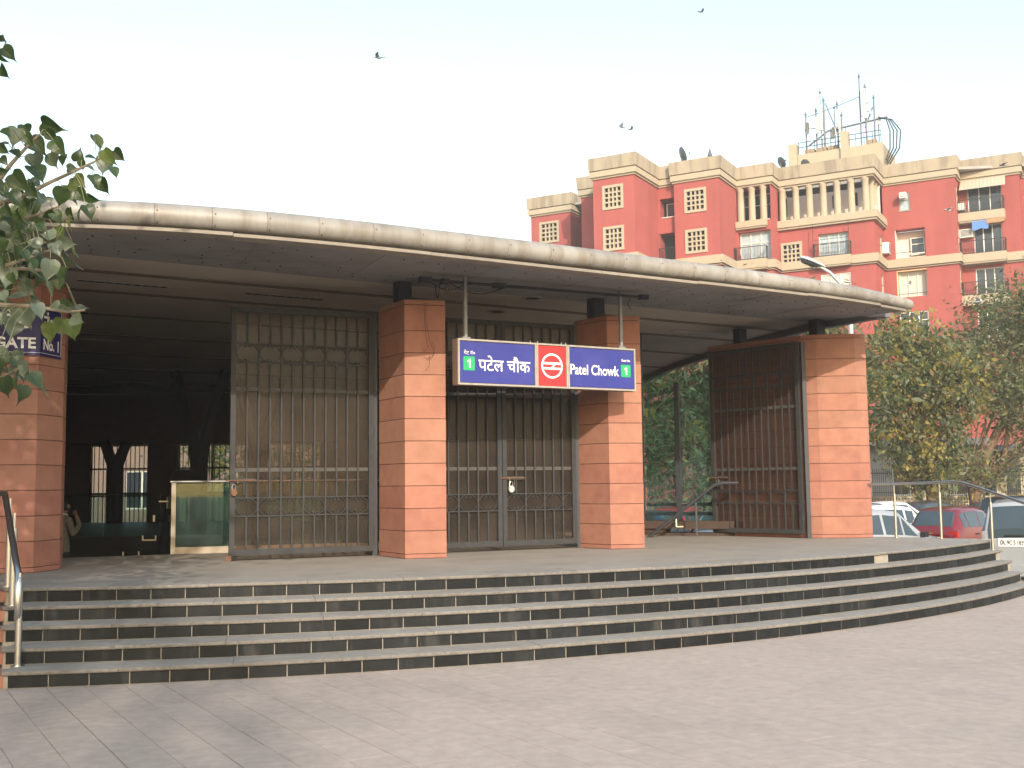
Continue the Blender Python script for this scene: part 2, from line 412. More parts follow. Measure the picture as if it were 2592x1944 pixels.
# tread stones with a rounded nose, one mesh per row
for k in (1,2,3,4,5):
    cx, cy, R = STEP_C[k]
    dep = .42 if k < 5 else .50
    nseg = 15; span = (TH_R(k)-TH_L(k))/nseg; half = radians(span)/2-.0012/R*1.5
    mb = MB(); prof = [(R-dep,-.036),(R+.020,-.036),(R+.030,-.028),(R+.030,-.012),(R+.022,-.001),(R+.01,0),(R-dep,0)]
    rows = []
    for i in range(5):
        a = -half+2*half*i/4
        rows.append([(r*sin(a), -r*cos(a), z) for r,z in prof])
    vs = [p for r in rows for p in r]; n = len(prof)
    fs = [(i*n+j, i*n+(j+1)%n, (i+1)*n+(j+1)%n, (i+1)*n+j) for i in range(4) for j in range(n)]
    fs += [tuple(range(n)), tuple(range(5*n-1,4*n-1,-1))]
    mb.add(vs, fs)
    for i in range(4):
        for j in (1,2,3): mb.mi[i*n+j] = 1
    me = mb.mesh('tread_slab', [TREAD, NOSE])
    for i in range(nseg):
        o = link('tread_slab', me, None, steps); o.location = (cx, cy, STEP_Z[k]+random.uniform(-.002,.002))
        o.rotation_euler = (0,0,radians(TH_L(k)+span*(i+.5)))
# red sandstone cheek at the left end of each step
for k in (1,2,3,4,5):
    a, b = Vector(arc_pt(k, TH_L(k)+.02, .0)), Vector(arc_pt(k, TH_L(k)-.05, -.9))
    mb = MB(); p = [a, a+Vector((-.22,.0)), b+Vector((-.22,0)), b]
    mb.prism([tuple(q) for q in p], STEP_Z[k]-.146+.001*(k-1), STEP_Z[k]-.038, .004); mb.build('cheek_stone', STONE, steps)
PZ = .73
floor_poly = arc(5, -.49, 40)+[(7.85,18.45),(6.45,19.55),(4.35,21.5),(2.2,21.6),(1.2,24),(1.2,33.9),(-5.16,33.9),(-5.16,16.86),(-6.63,16.28),(-9,15.3),(-9,13.2),(-6.2,12.6)]
mb = MB(); mb.prism(floor_poly, .2, PZ-.002)
tag(mb.build('platform_floor', FLOOR), kind='structure')
# stair well going down to the concourse on the left, and its dark far floor
mb = MB()
for i in range(9):
    y0 = 16.0+.3*i
    z = PZ-.16*(i+1)
    mb.prism([(-13,15.0+.3*i-1.6*.4),(-5.2,16.62+.3*i),(-5.2,30),(-13,30)], -4, z) if False else mb.prism([(-13,13.8+.3*i),(-5.2,16.9+.3*i),(-5.2,17.2+.3*i),(-13,14.1+.3*i)], -4, z)
tag(mb.build('concourse_stairs', CONC), kind='structure')
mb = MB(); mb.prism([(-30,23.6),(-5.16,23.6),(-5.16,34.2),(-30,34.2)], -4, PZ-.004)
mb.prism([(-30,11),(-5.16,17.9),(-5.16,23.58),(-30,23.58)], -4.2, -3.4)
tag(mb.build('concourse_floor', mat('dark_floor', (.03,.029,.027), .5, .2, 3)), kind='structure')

# ================================================================== STATION BUILDING
station = thing('metro_station', 'open metro entrance hall with red sandstone pillars under a curved grey roof', 'building', (-1,18,PZ))
P1 = [(-6.55,13.08),(-5.75,13.36),(-5.66,13.91),(-5.8,14.35),(-6.5,14.3)]
P2 = [(-1.91,15.84),(-1.47,15.09),(-.92,15.24),(-1.36,16.02)]
P3 = [(1.0,17.32),(1.46,16.79),(1.98,16.91),(1.52,17.47)]
P4 = [(3.72,20.83),(5.11,19.38),(5.34,19.28),(6.0,19.21),(6.22,19.32),(6.14,19.75),(4.25,21.55)]
JOINTS = [.73,.792,1.102,1.404,1.711,2.017,2.322,2.628,2.934,3.235,3.538,3.845,4.205,4.28]
for poly in (P1,P2,P3,P4):
    mb = MB(); mb.prism(inset(poly,.014), .70, 4.27)
    pil = mb.build('pillar', MORTAR, station)
    for a,b in zip(JOINTS, JOINTS[1:]):
        q = inset(poly, random.uniform(-.0015,.0015)); mb = MB(); mb.prism(q, a+.0035, b-.0035, .003)
        mb.build('stone_block', random.choice((STONE_R,STONE_R,STONE) if a < 1.9 else (STONE,STONE_T,STONE_T)), pil)
mb = MB()
# extra wall blocks of the long pocket wall get vertical joints as thin raised slabs are not seen: one mesh of posts
POSTS = [(-6.1,13.8,.2),(-1.55,15.62,.2),(1.33,17.2,.2),(5.5,19.75,.2),(4.35,20.9,.18)]
for x,y,w in POSTS:
    mb = MB(); mb.obox((x,y,4.46),(.86,.5,0),(-.5,.86,0),(0,0,1),w,w,.4); mb.build('roof_post', DARKM, station)

# ---- roof rim
rp = np.array([[-4.71,11.62],[-4.15,11.71],[-3.1,12.1],[-1.65,12.86],[-.58,13.37],[.58,14.11],[1.87,14.9],[3.34,15.89],[4.95,16.8],[5.62,17.33],[6.05,17.72],[6.45,18.1],[6.85,18.5]])
cf = np.polyfit(rp[:,0], rp[:,1], 4)
path = [(-7.4,11.05),(-6.6,11.2),(-5.9,11.3),(-5.3,11.42)]+[(x, float(np.polyval(cf,x))) for x in np.arange(-4.7,6.66,.1)]
path = [p for i,p in enumerate(path) if i < 4 or p[0] > -4.75]
dense = [path[0]]
for a,b in zip(path, path[1:]):
    n = max(1, int(hypot(b[0]-a[0],b[1]-a[1])/.1))
    for i in range(1,n+1): dense.append((a[0]+(b[0]-a[0])*i/n, a[1]+(b[1]-a[1])*i/n))
for _ in range(12):
    dense = [dense[0]]+[((dense[i-1][0]+2*dense[i][0]+dense[i+1][0])/4,(dense[i-1][1]+2*dense[i][1]+dense[i+1][1])/4) for i in range(1,len(dense)-1)]+[dense[-1]]
cum = [0]
for a,b in zip(dense,dense[1:]): cum.append(cum[-1]+hypot(b[0]-a[0],b[1]-a[1]))
RIMLEN = cum[-1]
def rim_at(s):
    s = max(0,min(RIMLEN,s)); i = int(np.searchsorted(cum,s))
    i = min(max(i,1),len(cum)-1); t = (s-cum[i-1])/max(1e-9,cum[i]-cum[i-1])
    return Vector((dense[i-1][0]*(1-t)+dense[i][0]*t, dense[i-1][1]*(1-t)+dense[i][1]*t))
ROOF_Z = 4.5
def rim_r(s):
    f = s/RIMLEN
    r = .137*(1-.25*max(0,(f-.55)/.45))
    return r*(1-.12*max(0,(f-.90)/.10))
mb = MB(); mb.tube([(*rim_at(s),ROOF_Z+.033+rim_r(s)) for s in np.linspace(0,RIMLEN,90)], [rim_r(s)-.005 for s in np.linspace(0,RIMLEN,90)], 14)
roof = mb.build('roof_canopy', mat('roof_core', (.12,.11,.10), .8), station, smooth=True)
s = 0.0; rivets = MB()
while s < RIMLEN-.02:
    e = min(RIMLEN, s+random.uniform(.56,.66))
    if RIMLEN-e < .25: e = RIMLEN
    rr = (.137+random.uniform(-.0015,.0015))*(1-.30*max(0,(s/RIMLEN-.62)/.38))
    rq = [rim_r(q)+random.uniform(-.002,.002) for q in (s,)]*5
    qs = np.linspace(s+.0015,e-.0015,5); rq = [rim_r(q)*(1+random.uniform(-.006,.006)) for q in qs]; rr = rq[0]
    pts = [(*rim_at(q),ROOF_Z+.035+rim_r(q)) for q in qs]
    mb = MB(); mb.tube(pts, rq, 18)
    if e == RIMLEN:
        last = Vector(pts[-1]); dr = (Vector(pts[-1])-Vector(pts[-2])).normalized()
        re_ = rq[-1]; mb.tube([last+dr*d for d in (0,.06,.11,.14)], [re_,re_*.92,re_*.66,re_*.2], 18)
    mb.build('rim_panel', RIM, roof, smooth=True)
    t = (rim_at(s+.05)-rim_at(s+.02)).normalized(); n = Vector((t.y,-t.x))
    for ang in (-.75,.2):
        c = Vector((*rim_at(s+.03), ROOF_Z+.035+rr))+Vector((n.x*cos(ang),n.y*cos(ang),sin(ang)))*(rr+.002)
        rivets.obox(c, (1,0,0),(0,1,0),(0,0,1), .011,.011,.011)
    s = e
tag(rivets.build('rivet', MORTAR, roof), kind='stuff')
# lip strip under the rim, in uneven lengths
s = 0.0
while s < RIMLEN-.3:
    e = min(RIMLEN-.25, s+random.uniform(1.6,2.6)); dz = random.uniform(-.012,.008)
    A = [];
    for q in np.linspace(s+.002,e-.002,9):
        p = rim_at(q); t = (rim_at(q+.05)-rim_at(q-.05)).normalized(); n = Vector((t.y,-t.x))
        A.append([(*(p+n*.115),ROOF_Z+.015+dz),(*(p+n*.105),ROOF_Z-.02+dz),(*(p-n*.1),ROOF_Z-.022+dz),(*(p-n*.1),ROOF_Z+.04)])
    mb = MB(); mb.grid(A); mb.build('lip_strip', mat('cream_lip', (.27,.235,.195), .7, .15, 6, objvar=.1), roof)
    s = e
# ---- sloping soffit between rim and pillar line
B0, B1 = Vector((-7.6,12.1)), Vector((5.6,20.22))
def bnd(t):
    p = B0.lerp(B1,t); k = sin(pi*min(max((t-.15)/.85,0),1)); return p+Vector((.5,-.86))*(-.06*k)
CZ = 4.62
rows = []
for i in range(61):
    t = i/60; r = rim_at(RIMLEN*t); b = bnd(t); row = []
    for j in range(9):
        u = j/8; p = r.lerp(b,u); z = (ROOF_Z+.02)*(1-u)+CZ*u + .012*sin(u*pi)*noise.noise(Vector((p.x*1.7,p.y*1.7,0)))
        row.append((p.x,p.y,z))
    rows.append(row)
mb = MB(); mb.grid(rows)
so = mb.build('soffit', SOFFIT, roof, smooth='all', recalc=False)
# panel joints of the soffit as thin cover strips, screws as dots
sc_ = MB()
for i in range(1,60,1):
    if i % 6 == 0:
        js = MB()
        for j in range(8):
            a, b = Vector(rows[i][j]), Vector(rows[i][j+1]); js.rod(a-Vector((0,0,.003)), b-Vector((0,0,.003)), .012, .004)
        js.build('cover_strip', SOFFIT, so)
    for j in (1,2,3,5,6,7):
        if random.random() < .55:
            p = Vector(rows[i][j])+Vector((random.uniform(-.05,.05),random.uniform(-.05,.05),-.004)); sc_.obox(p,(1,0,0),(0,1,0),(0,0,1),.018,.018,.008)
tag(sc_.build('screw', MORTAR, so), kind='stuff')
# ---- flat ceiling in bands parallel to the pillar line
EAVE = [(5.6,20.22),(4.72,23.11),(4.0,26.84),(3.62,30.27),(3.4,34.3)]
def eave_x(y):
    for (x0,y0),(x1,y1) in zip(EAVE,EAVE[1:]):
        if y0 <= y <= y1: return x0+(x1-x0)*(y-y0)/(y1-y0)
    return EAVE[-1][0]
bd = (B1-B0).normalized()
def band_line(off):
    """end points of the line parallel to the pillar line, off metres behind it (in y)"""
    L = Vector((-18, B0.y+(-18-B0.x)*bd.y/bd.x+off))
    x = 6.0
    for _ in range(60):
        y = B0.y+(x-B0.x)*bd.y/bd.x+off
        x = eave_x(max(20.22,min(34.3,y)))-.02 if off > 0 else 5.6
    return L, Vector((x, B0.y+(x-B0.x)*bd.y/bd.x+off))
cuts = [0,1.2,3.0,5.6,8.6,12.0,15.6,19.5,21]
for i,(o0,o1) in enumerate(zip(cuts,cuts[1:])):
    w = .17
    a0,a1 = band_line(o0+(w/2 if i else .0)); b0,b1 = band_line(o1-w/2)
    poly = [tuple(a0),tuple(a1)]
    for e in EAVE[1:-1]:
        if a1.y < e[1] < b1.y: poly.append((e[0]-.02,e[1]))
    poly += [tuple(b1),tuple(b0)]
    mb = MB(); mb.prism(poly, CZ, CZ+.03); mb.build('ceiling_panel', CEIL, roof)
    if i:
        s0,s1 = band_line(o0-.10); s2,s3 = band_line(o0+.10)
        mb = MB(); mb.prism([tuple(s0),tuple(s1),tuple(s3),tuple(s2)], CZ-.012, CZ-.003); mb.build('ceiling_strip', mat('brown_ceiling_strip',(.17,.13,.10),.7,.1,3), roof)
mb = MB(); mb.prism([(-18,5.7),(5.6,20.22)]+EAVE[1:]+[(-30,34.3),(-30,6)], CZ+.035, CZ+.06); mb.build('ceiling_backing', mat('ceiling_gap', (.06,.05,.045), .9), roof)
top = [tuple(rim_at(RIMLEN*i/40)+Vector((.02,.1))) for i in range(38)]+[(6.2,18.75)]+[(x+.12,y) for x,y in EAVE]+[(-30,34.4),(-30,11)]
mb = MB(); mb.prism(top, CZ+.065, ROOF_Z+.27); mb.build('roof_sheet', mat('roof_sheet_metal', (.42,.40,.38), .5, .1, 2, metal=.2), roof)
mb = MB()
ev = [(6.45,18.75)]+EAVE
for a,b in zip(ev, ev[1:]): mb.wall(a,b,.14,CZ-.13,CZ+.064)
mb.build('eave_beam', mat('eave_grey', (.17,.165,.16), .65, .1), roof)

# ---- rear wall with barred windows
WINS = [(-13.0,-11.2),(-10.3,-8.2),(-7.6,-5.9)]
mb = MB(); y = 34.0
holes = [(x0+30,x1+30,.58,3.1,.25) for x0,x1 in WINS]
wall_holes(mb, (-30,y), (3.4,y), -1, CZ, holes, .25, nrm=(0,-1))
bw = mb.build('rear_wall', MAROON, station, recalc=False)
mb = MB(); mb.box(-30,3.4,33.7,33.95,3.12,CZ); mb.build('header_beam', MAROON, station)
for x0,x1 in WINS:
    mb = MB(); mb.box(x0,x1,34.1,34.16,.58,.64); mb.box(x0,x1,34.1,34.16,3.04,3.1); mb.box((x0+x1)/2-.035,(x0+x1)/2+.035,34.1,34.16,.64,3.04)
    for xx in (x0,x1-.05): mb.box(xx,xx+.05,34.1,34.16,.64,3.04)
    w = mb.build('rear_window', ALU, station)
    g = MB(); n = 13
    for i in range(1,n): xx = x0+(x1-x0)*i/n; g.box(xx-.011,xx+.011,34.06,34.08,.6,3.08)
    for z in (2.35,1.6,1.52): g.box(x0,x1,34.04,34.062,z-.025,z+.025)
    g.build('window_grille', DARKM, w)
    p = MB(); p.box(x0,x1,34.12,34.13,.64,3.04); p.build('pane', glass_mat('window_glass',(.85,.9,.88),.05), w)
mb = MB(); mb.wall((2.25,22.2),(3.45,34.2),.14,-1,CZ); mb.build('side_wall', MAROON, station); mb = MB(); mb.wall((-6.75,14.45),(-14.7,34),.12,-3.4,CZ); mb.build('side_wall', mat('added_light_blocking_wall',(.10,.055,.045),.7,.15,3), station); mb = MB(); mb.box(-30.1,-30,10,34.2,-1,CZ); mb.build('side_wall', MAROON, station)  # slanting left wall is added, unseen, to keep light out of the hall
# Y shaped columns
for (x,y,zf,zt,sp,rw) in ((-11.95,33.3,2.25,3.16,.34,.25),(-7.65,27,2.35,CZ-.02,.62,.21),(-6.75,29.5,2.4,CZ-.02,.6,.21)):
    mb = MB(); mb.cyl((x,y),rw,PZ-.01,zf+.1,14)
    for s_ in (-1,1): mb.tube([(x,y,zf-.15),(x+s_*sp*.22,y,zf+.25*(zt-zf)),(x+s_*sp,y,zt)], [rw*.95,rw*.72,rw*.6], 12)
    mb.build('branching_column', BLACK, station, smooth=True)
# right hand glass screen on a sandstone ledge
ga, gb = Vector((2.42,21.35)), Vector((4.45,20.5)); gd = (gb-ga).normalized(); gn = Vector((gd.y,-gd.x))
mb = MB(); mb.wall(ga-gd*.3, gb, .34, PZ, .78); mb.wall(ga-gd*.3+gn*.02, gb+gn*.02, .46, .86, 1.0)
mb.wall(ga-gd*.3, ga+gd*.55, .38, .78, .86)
lg = mb.build('sandstone_ledge', mat('shade_darkened_ledge_stone',(.065,.042,.032),.85,.15,4,.15,60), station)  # sandstone colour darkened to stand in for shade where the sun reaches
scr = MB(); scr.wall(ga+gd*.02, ga+gd*.1, .12, 1.0, CZ); gs = scr.build('screen_post', DARKM, station)
mb = MB(); c = ga+gd*.78; mb.wall(c-gd*.045, c+gd*.045, .11, 1.0, 3.62); mb.build('screen_post', DARKM, station)
for a,b in ((.12,.86),(.87,1.62),(1.63,2.2)):
    mb = MB(); mb.wall(ga+gd*a-gn*.09, ga+gd*b-gn*.09, .012, 1.0, 3.82); mb.build('glass_pane', glass_mat('screen_glass', (.66,.84,.82), .05, (.28,.36,.36), refl=.6), station)
for z in (1.32,3.45):
    for s_ in (.2,.82): mb = MB(); mb.rod((*(ga+gd*s_-gn*.06),z),(*(ga+gd*(s_+.12)-gn*.06),z),.022); mb.build('glass_clamp', STEEL, station)
mb = MB()
for z in (1.30,1.12):
    a = ga-gn*.5; b = gb-gn*.5; mb.tube([(*a,z),(*b,z)], .035, 8)
tag(mb.build('guard_rail', DARKM), 'dark double tube guard rail outside the glass screen', 'railing')
# ================================================================== GATES
SHEET = glass_mat('dusty_clear_sheet', (.76,.70,.66), .095, (.20,.165,.14), .15, 1.6, .25)
RAILM = mat('dusty_angle_iron', (.075,.07,.064), .8, .2, 10, .1)
BAR_ME = {}
def bar_mesh(L, w=.023):
    k = (round(L,3), w)
    if k not in BAR_ME:
        mb = MB(); mb.box(-w/2,w/2,-w/2,w/2,0,L); BAR_ME[k] = mb.mesh('bar', IRON)
    return BAR_ME[k]
def scroll_mesh(rx, rz, half=0):
    k = ('s',round(rx,3),round(rz,3),half)
    if k not in BAR_ME:
        mb = MB()
        for sgn in ((-1,1) if not half else (half,)):
            pts = []
            for a in np.linspace(-62,62,15):
                t = radians(a); pts.append((sgn*rx*cos(t), 0, rz*sin(t)))
            def curl(zs):
                out = []
                cx, cz, r = rx*cos(radians(62))-.030, rz*sin(radians(62))+.004, .026
                for a in np.linspace(20,300,10): out.append((sgn*(cx+r*cos(radians(a))*(1-a/900)), 0, zs*(cz-.012+r*sin(radians(a))*(1-a/900))))
                return out
            mb.tube(list(reversed(curl(-1)))+pts+curl(1), .007, 5)
        BAR_ME[k] = mb.mesh('scroll', IRON, smooth=True)
    return BAR_ME[k]
def gate(label, hinge, end, z0, H, cells, sheet=True, group=None, free='end', latch=True):
    hx, hy = hinge; d = Vector(end)-Vector(hinge); Wd = d.length
    g = thing('steel_gate', label, 'gate', (hx,hy,z0), atan2(d.y,d.x), group)
    fw = .07; fs = 1 if d.x > 0 else -1      # +fs is the side away from the street
    def bx(mb,x0,x1,y0,y1,z0,z1): mb.box(x0,x1,*sorted((fs*y0,fs*y1)),z0,z1)
    mb = MB()
    for a in ((0,fw,0,H),(Wd-fw,Wd,0,H),(fw,Wd-fw,0,fw*1.15),(fw,Wd-fw,H-fw,H)): mb.box(a[0],a[1],-.025,.025,a[2],a[3])
    mb.build('frame', IRON, g, local=True)
    Z = lambda f: H*(1-f)
    b1t, b1b, b2t, b2b = Z(.15), Z(.225), Z(.772), Z(.845)
    for z in (b1t,b1b,b2t,b2b):
        mb = MB(); mb.box(fw,Wd-fw,-.012,.012,z-.008,z+.008); mb.build('band_rail', IRON, g, local=True)
    for f in (.335,.66):
        mb = MB(); bx(mb,fw,Wd-fw,.011,.02,Z(f)-.026,Z(f)+.026); mb.build('cross_rail', RAILM if sheet else IRON, g, local=True)
    iw = Wd-2*fw; p = iw/cells; x = fw; n = int(cells)
    def put(name, me, x, z):
        o = link(name, me, None, g); o.location = (x, 0, z); return o
    edges = [fw+p*i for i in range(1, n+(1 if cells > n else 0))]
    if free == 'end': conv = lambda q: Wd-q
    else: conv = lambda q: q
    for e in edges: put('bar', bar_mesh(H-fw*2.15), conv(e), fw*1.15)
    for i in range(n+(1 if cells > n else 0)):
        part = (i >= n)
        cx = fw+p*(i+.5) if not part else fw+p*n
        sg = 0 if not part else (-1 if free == 'end' else 1)
        if part: cx = Wd-fw if False else fw+p*n+p*.5
        if not part:
            for za,zb in ((b1t,H-fw),(b2b,None)):
                pass
            put('bar', bar_mesh(H-fw-b1t), conv(cx), b1t)
            put('bar', bar_mesh(b1b-b2t), conv(cx), b2t)
            put('bar', bar_mesh(b2b-fw*1.15), conv(cx), fw*1.15)
            for zt,zb in ((b1t,b1b),(b2t,b2b)):
                put('scroll', scroll_mesh(p/2-.008, (zt-zb)/2-.006), conv(cx), (zt+zb)/2)
        else:
            for zt,zb in ((b1t,b1b),(b2t,b2b)):
                put('scroll', scroll_mesh(p/2-.008, (zt-zb)/2-.006, 1 if free == 'end' else -1), conv(cx), (zt+zb)/2)
    if sheet:
        mb = MB(); bx(mb,fw*.5,Wd-fw*.5,.0255,.029,fw*.5,H-fw*.5); mb.build('dust_sheet', SHEET, g, local=True)
    if latch:
        xe = Wd if free == 'end' else 0; s = -1 if free == 'end' else 1; z = Z(.702)
        mb = MB(); mb.tube([(xe-s*.06,-fs*.045,z),(xe+s*.36,-fs*.045,z)], .011, 6); mb.tube([(xe+s*.1,-fs*.045,z),(xe+s*.1,-fs*.06,z-.05)], .009, 5); mb.build('latch_bolt', RUST, g, local=True)
        mb = MB(); bx(mb,*sorted((xe+s*.03,xe+s*.34)),-.037,-.0255,z-.028,z+.028); bx(mb,*sorted((xe+s*.18,xe+s*.20)),-.036,-.020,z-.20,z-.029); mb.build('latch_plate', IRON, g, local=True)
    mb = MB()
    xh = 0 if free == 'end' else Wd
    for f in (.1,.5,.92): mb.cyl((xh,.0),.02,Z(f)-.06,Z(f)+.06,8)
    mb.build('hinge', IRON, g, local=True)
    return g
g1 = gate('open steel gate leaf with dusty sheet hung on the left side of the second pillar', (-2.0,15.86), (-3.84,15.03), .80, 3.40, 6, group='steel gate leaves')
g2 = gate('closed left leaf of the double gate behind the blue station sign', (-1.30,16.13), (-.175,16.675), .80, 3.40, 3.5, group='steel gate leaves', latch=False)
g3 = gate('closed right leaf of the double gate with padlocked bolt below the blue station sign', (.97,17.25), (-.165,16.685), .80, 3.40, 3.5, group='steel gate leaves')
g4 = gate('steel gate leaf without sheet folded flat against the rightmost pillar wall', (5.03,19.32), (3.72,20.70), .80, 3.36, 6, group='steel gate leaves')
# gate posts by the pillars
for label,(x,y),h in (('slim dark hinge post of the open gate leaf by the second pillar',(-1.98,15.93),4.2),('slim dark hinge post of the closed double gate by the third pillar',(1.02,17.32),4.25),('slim dark hinge post of the folded gate at the rightmost pillar',(5.11,19.30),4.15)):
    mb = MB(); mb.box(x-.035,x+.035,y-.035,y+.035,PZ,h); tag(mb.build('gate_post', DARKM), label, 'post')
# foot of the open leaf and roller
mb = MB(); mb.box(-3.87,-3.80,15.0,15.07,PZ,.805); tag(mb.build('gate_stop', RUST), 'small rusty stop under the free corner of the open gate leaf', 'gate stop')
def padlock(label, c, mt, s=1.0, rz=0):
    t = thing('padlock', label, 'padlock', c, rz, 'padlocks on the gates')
    mb = MB(); n = 12
    prof = [(.030*s*cos(a), .036*s*sin(a)) for a in np.linspace(0,2*pi,n,endpoint=False)]
    vs = [(x,-.014*s,z-.05*s) for x,z in prof]+[(x,.014*s,z-.05*s) for x,z in prof]
    mb.add(vs, [tuple(range(n)), tuple(range(2*n-1,n-1,-1))]+[(i,(i+1)%n,n+(i+1)%n,n+i) for i in range(n)])
    mb.build('lock_body', mt, t, local=True, smooth=True)
    mb = MB(); mb.tube([(-.018*s,0,-.03*s),(-.018*s,0,.012*s),(-.01*s,0,.028*s),(.01*s,0,.028*s),(.018*s,0,.012*s),(.018*s,0,-.03*s)], .005*s, 6); mb.build('shackle', STEEL, t, local=True, smooth=True)
padlock('small rusty brown padlock hanging from the open gate leaf', (-3.77,14.995,1.72), RUST, 1.35, atan2(.83,1.84))
padlock('silver padlock hanging from the bolt of the closed double gate', (-.03,16.67,1.72), mat('lock_silver', (.65,.63,.6), .35, .1, 20, metal=.7), 1.45, .46)
padlock('small padlock at the free edge of the gate folded against the rightmost pillar', (3.78,20.52,1.74), STEEL, 1.3, -.8)

# ================================================================== STATION SIGN
sl = hypot(2.55,1.45); sa = atan2(1.45,2.55); SB, SH, SD = 3.06, .63, .15
sign = thing('station_sign', 'long blue and red metro name board Patel Chowk hung on two rods from the roof', 'sign', (-.73,14.8,SB), sa)
mb = MB(); mb.box(.0,sl,.012,SD,.0,SH); mb.build('sign_box', mat('sign_box_brown', (.20,.13,.10), .6, .15), sign, local=True)
cuts_ = [0,.42*sl,.597*sl,sl]
for (a,b),mt in zip(zip(cuts_,cuts_[1:]),(BLUE,SIGNRED,BLUE)):
    mb = MB(); mb.box(a+.03,b-.03,.002,.0119,.035,SH-.035); mb.build('sign_panel', mt, sign, local=True)
    mb = MB(); f = .026
    for q in ((a+.002,b-.002,.002,f),(a+.002,b-.002,SH-f,SH-.002),(a+.002,a+f,f,SH-f),(b-f,b-.002,f,SH-f)): mb.box(q[0],q[1],-.018,.0118,q[2],q[3])
    mb.build('frame', ALU, sign, local=True)
mb = MB()
for x in (.4*sl,.44*sl,.575*sl,.6*sl): mb.box(x-.006,x+.006,.05,.06,SH,SH+.035)
mb.build('lug', ALU, sign, local=True)
u = Vector((cos(sa),sin(sa),0)); nrm = Vector((sin(sa),-cos(sa),0)); so0 = Vector((-.73,14.8,SB))
def on_sign(x, z, off=.0): return frame_matrix(so0+u*x+Vector((0,0,z))-nrm*(.002-off)*1.0, u)
def numeral_one(xc, z, h):
    mb = MB(); w = h*.19; y = -.0045
    mb.add([(xc-w*.1,y,z),(xc+w*.95,y,z),(xc+w*.95,y,z+h),(xc+w*.25,y,z+h),(xc-w*1.25,y,z+h*.80),(xc-w*1.25,y,z+h*.63),(xc-w*.1,y,z+h*.74)], [(0,1,2,3,4,5,6)])
    mb.build('lettering', LETTER, sign, local=True)
def sign_text(body, x0, x1, z, size, bold=.0, mt=LETTER, height=None, off=.003, name='lettering'):
    M = on_sign(x0, z, off); 
    me = text_part(body, size, mt, Matrix.Identity(4), sign, name, bold, width=x1-x0, height=height)
    # text_part left the mesh in its own plane, shifted by the sign's origin: undo that, then place it
    me.data.transform(Matrix.Translation(WLOC[sign.name])); me.data.transform(Matrix.Translation((x0, -.0005-off, z)) @ Matrix.Rotation(pi/2, 4, 'X'))
    return me
sign_text('पटेल चौक', .107*sl, .387*sl, .205, .23, .0025)
sign_text('गेट नं०', .032*sl, .090*sl, .415, .07, 0)
sign_text('Patel Chowk', .612*sl, .900*sl, .215, .18, .0026, height=.145)
sign_text('Gate No.', .915*sl, .970*sl, .432, .05, .0008)
for x0,x1,z0,z1 in ((.030*sl,.090*sl,.20,.39),(.913*sl,.972*sl,.205,.385)):
    mb = MB(); r = .012; poly = []
    for cx,cz,a0 in ((x1-r,z0+r,-90),(x1-r,z1-r,0),(x0+r,z1-r,90),(x0+r,z0+r,180)):
        poly += [(cx+r*cos(radians(a0+t)), cz+r*sin(radians(a0+t))) for t in (0,45,90)]
    mb.add([(p[0],-.001,p[1]) for p in poly], [tuple(range(len(poly)))]); mb.build('number_square', SIGNGREEN, sign, local=True)
    numeral_one((x0+x1)/2, z0+.035, (z1-z0)-.07)
# emblem: ring, two bars and a slanting link
mb = MB(); cx, cz, R1, R0 = .509*sl, .315, .178, .150; n = 48; yy = -.0025
vs = [(cx+r*cos(2*pi*i/n), yy, cz+r*sin(2*pi*i/n)) for r in (R1,R0) for i in range(n)]
mb.add(vs, [(i,(i+1)%n,n+(i+1)%n,n+i) for i in range(n)])
yy = -.0030
def q(*p): mb.add([(cx+a,yy,cz+b) for a,b in p], [tuple(range(len(p)))])
q((-.149,.020),(.149,.020),(.145,.052),(-.145,.052)); q((-.149,-.052),(.149,-.052),(.149,-.022),(-.149,-.022))
yy = -.0034
q((-.035,-.037),(.012,-.024),(.075,.030),(.030,.024))
mb.build('emblem', LETTER, sign, local=True)
for x in (.055*sl,.935*sl):
    p = so0+u*x; mb = MB(); mb.box(x-.022,x+.022,.055,.10,SH,SH+ (4.555-SB-SH)); mb.box(x-.06,x+.06,.04,.12,SH,SH+.03); mb.build('hanging_rod', mat('rod_grey', (.22,.22,.22), .5, .1), sign, local=True)
# cable tray and loose wires under the soffit
t = thing('cable_tray', 'dark cable tray with loose wires under the roof edge above the station sign', 'cable tray', (-1.0,14.7,4.47))
a, b = Vector((-1.15,14.68,4.47)), Vector((2.05,16.45,4.49))
mb = MB(); mb.rod(a,b,.05,.035); mb.build('tray', IRON, t)
for f,l in ((.0,.16),(.08,.1),(.31,.18),(.98,.14)):
    c = a.lerp(b,f); mb = MB(); mb.rod(c-(b-a).normalized()*l/2+Vector((0,0,.0)), c+(b-a).normalized()*l/2, .09,.07); mb.build('junction_box', DARKM, t)
for f0,f1,sag,mt in ((.1,.33,.12,BLACK),(.02,.16,.1,BLACK),(.04,.06,.22,BLACK),(.08,.1,.14,RUST)):
    pts = [a.lerp(b,f0+(f1-f0)*k/10)+Vector((0,0,-sag*sin(pi*k/10)-.02)) for k in range(11)]
    mb = MB(); mb.tube(pts,.008,5); mb.build('wire', mt, t)
mb = MB(); c = a.lerp(b,.905); mb.tube([c,c+Vector((.02,0,-.06)),c+Vector((-.01,.0,-.12)),c+Vector((.025,0,-.2))],.008,5); mb.build('wire', BLACK, t)

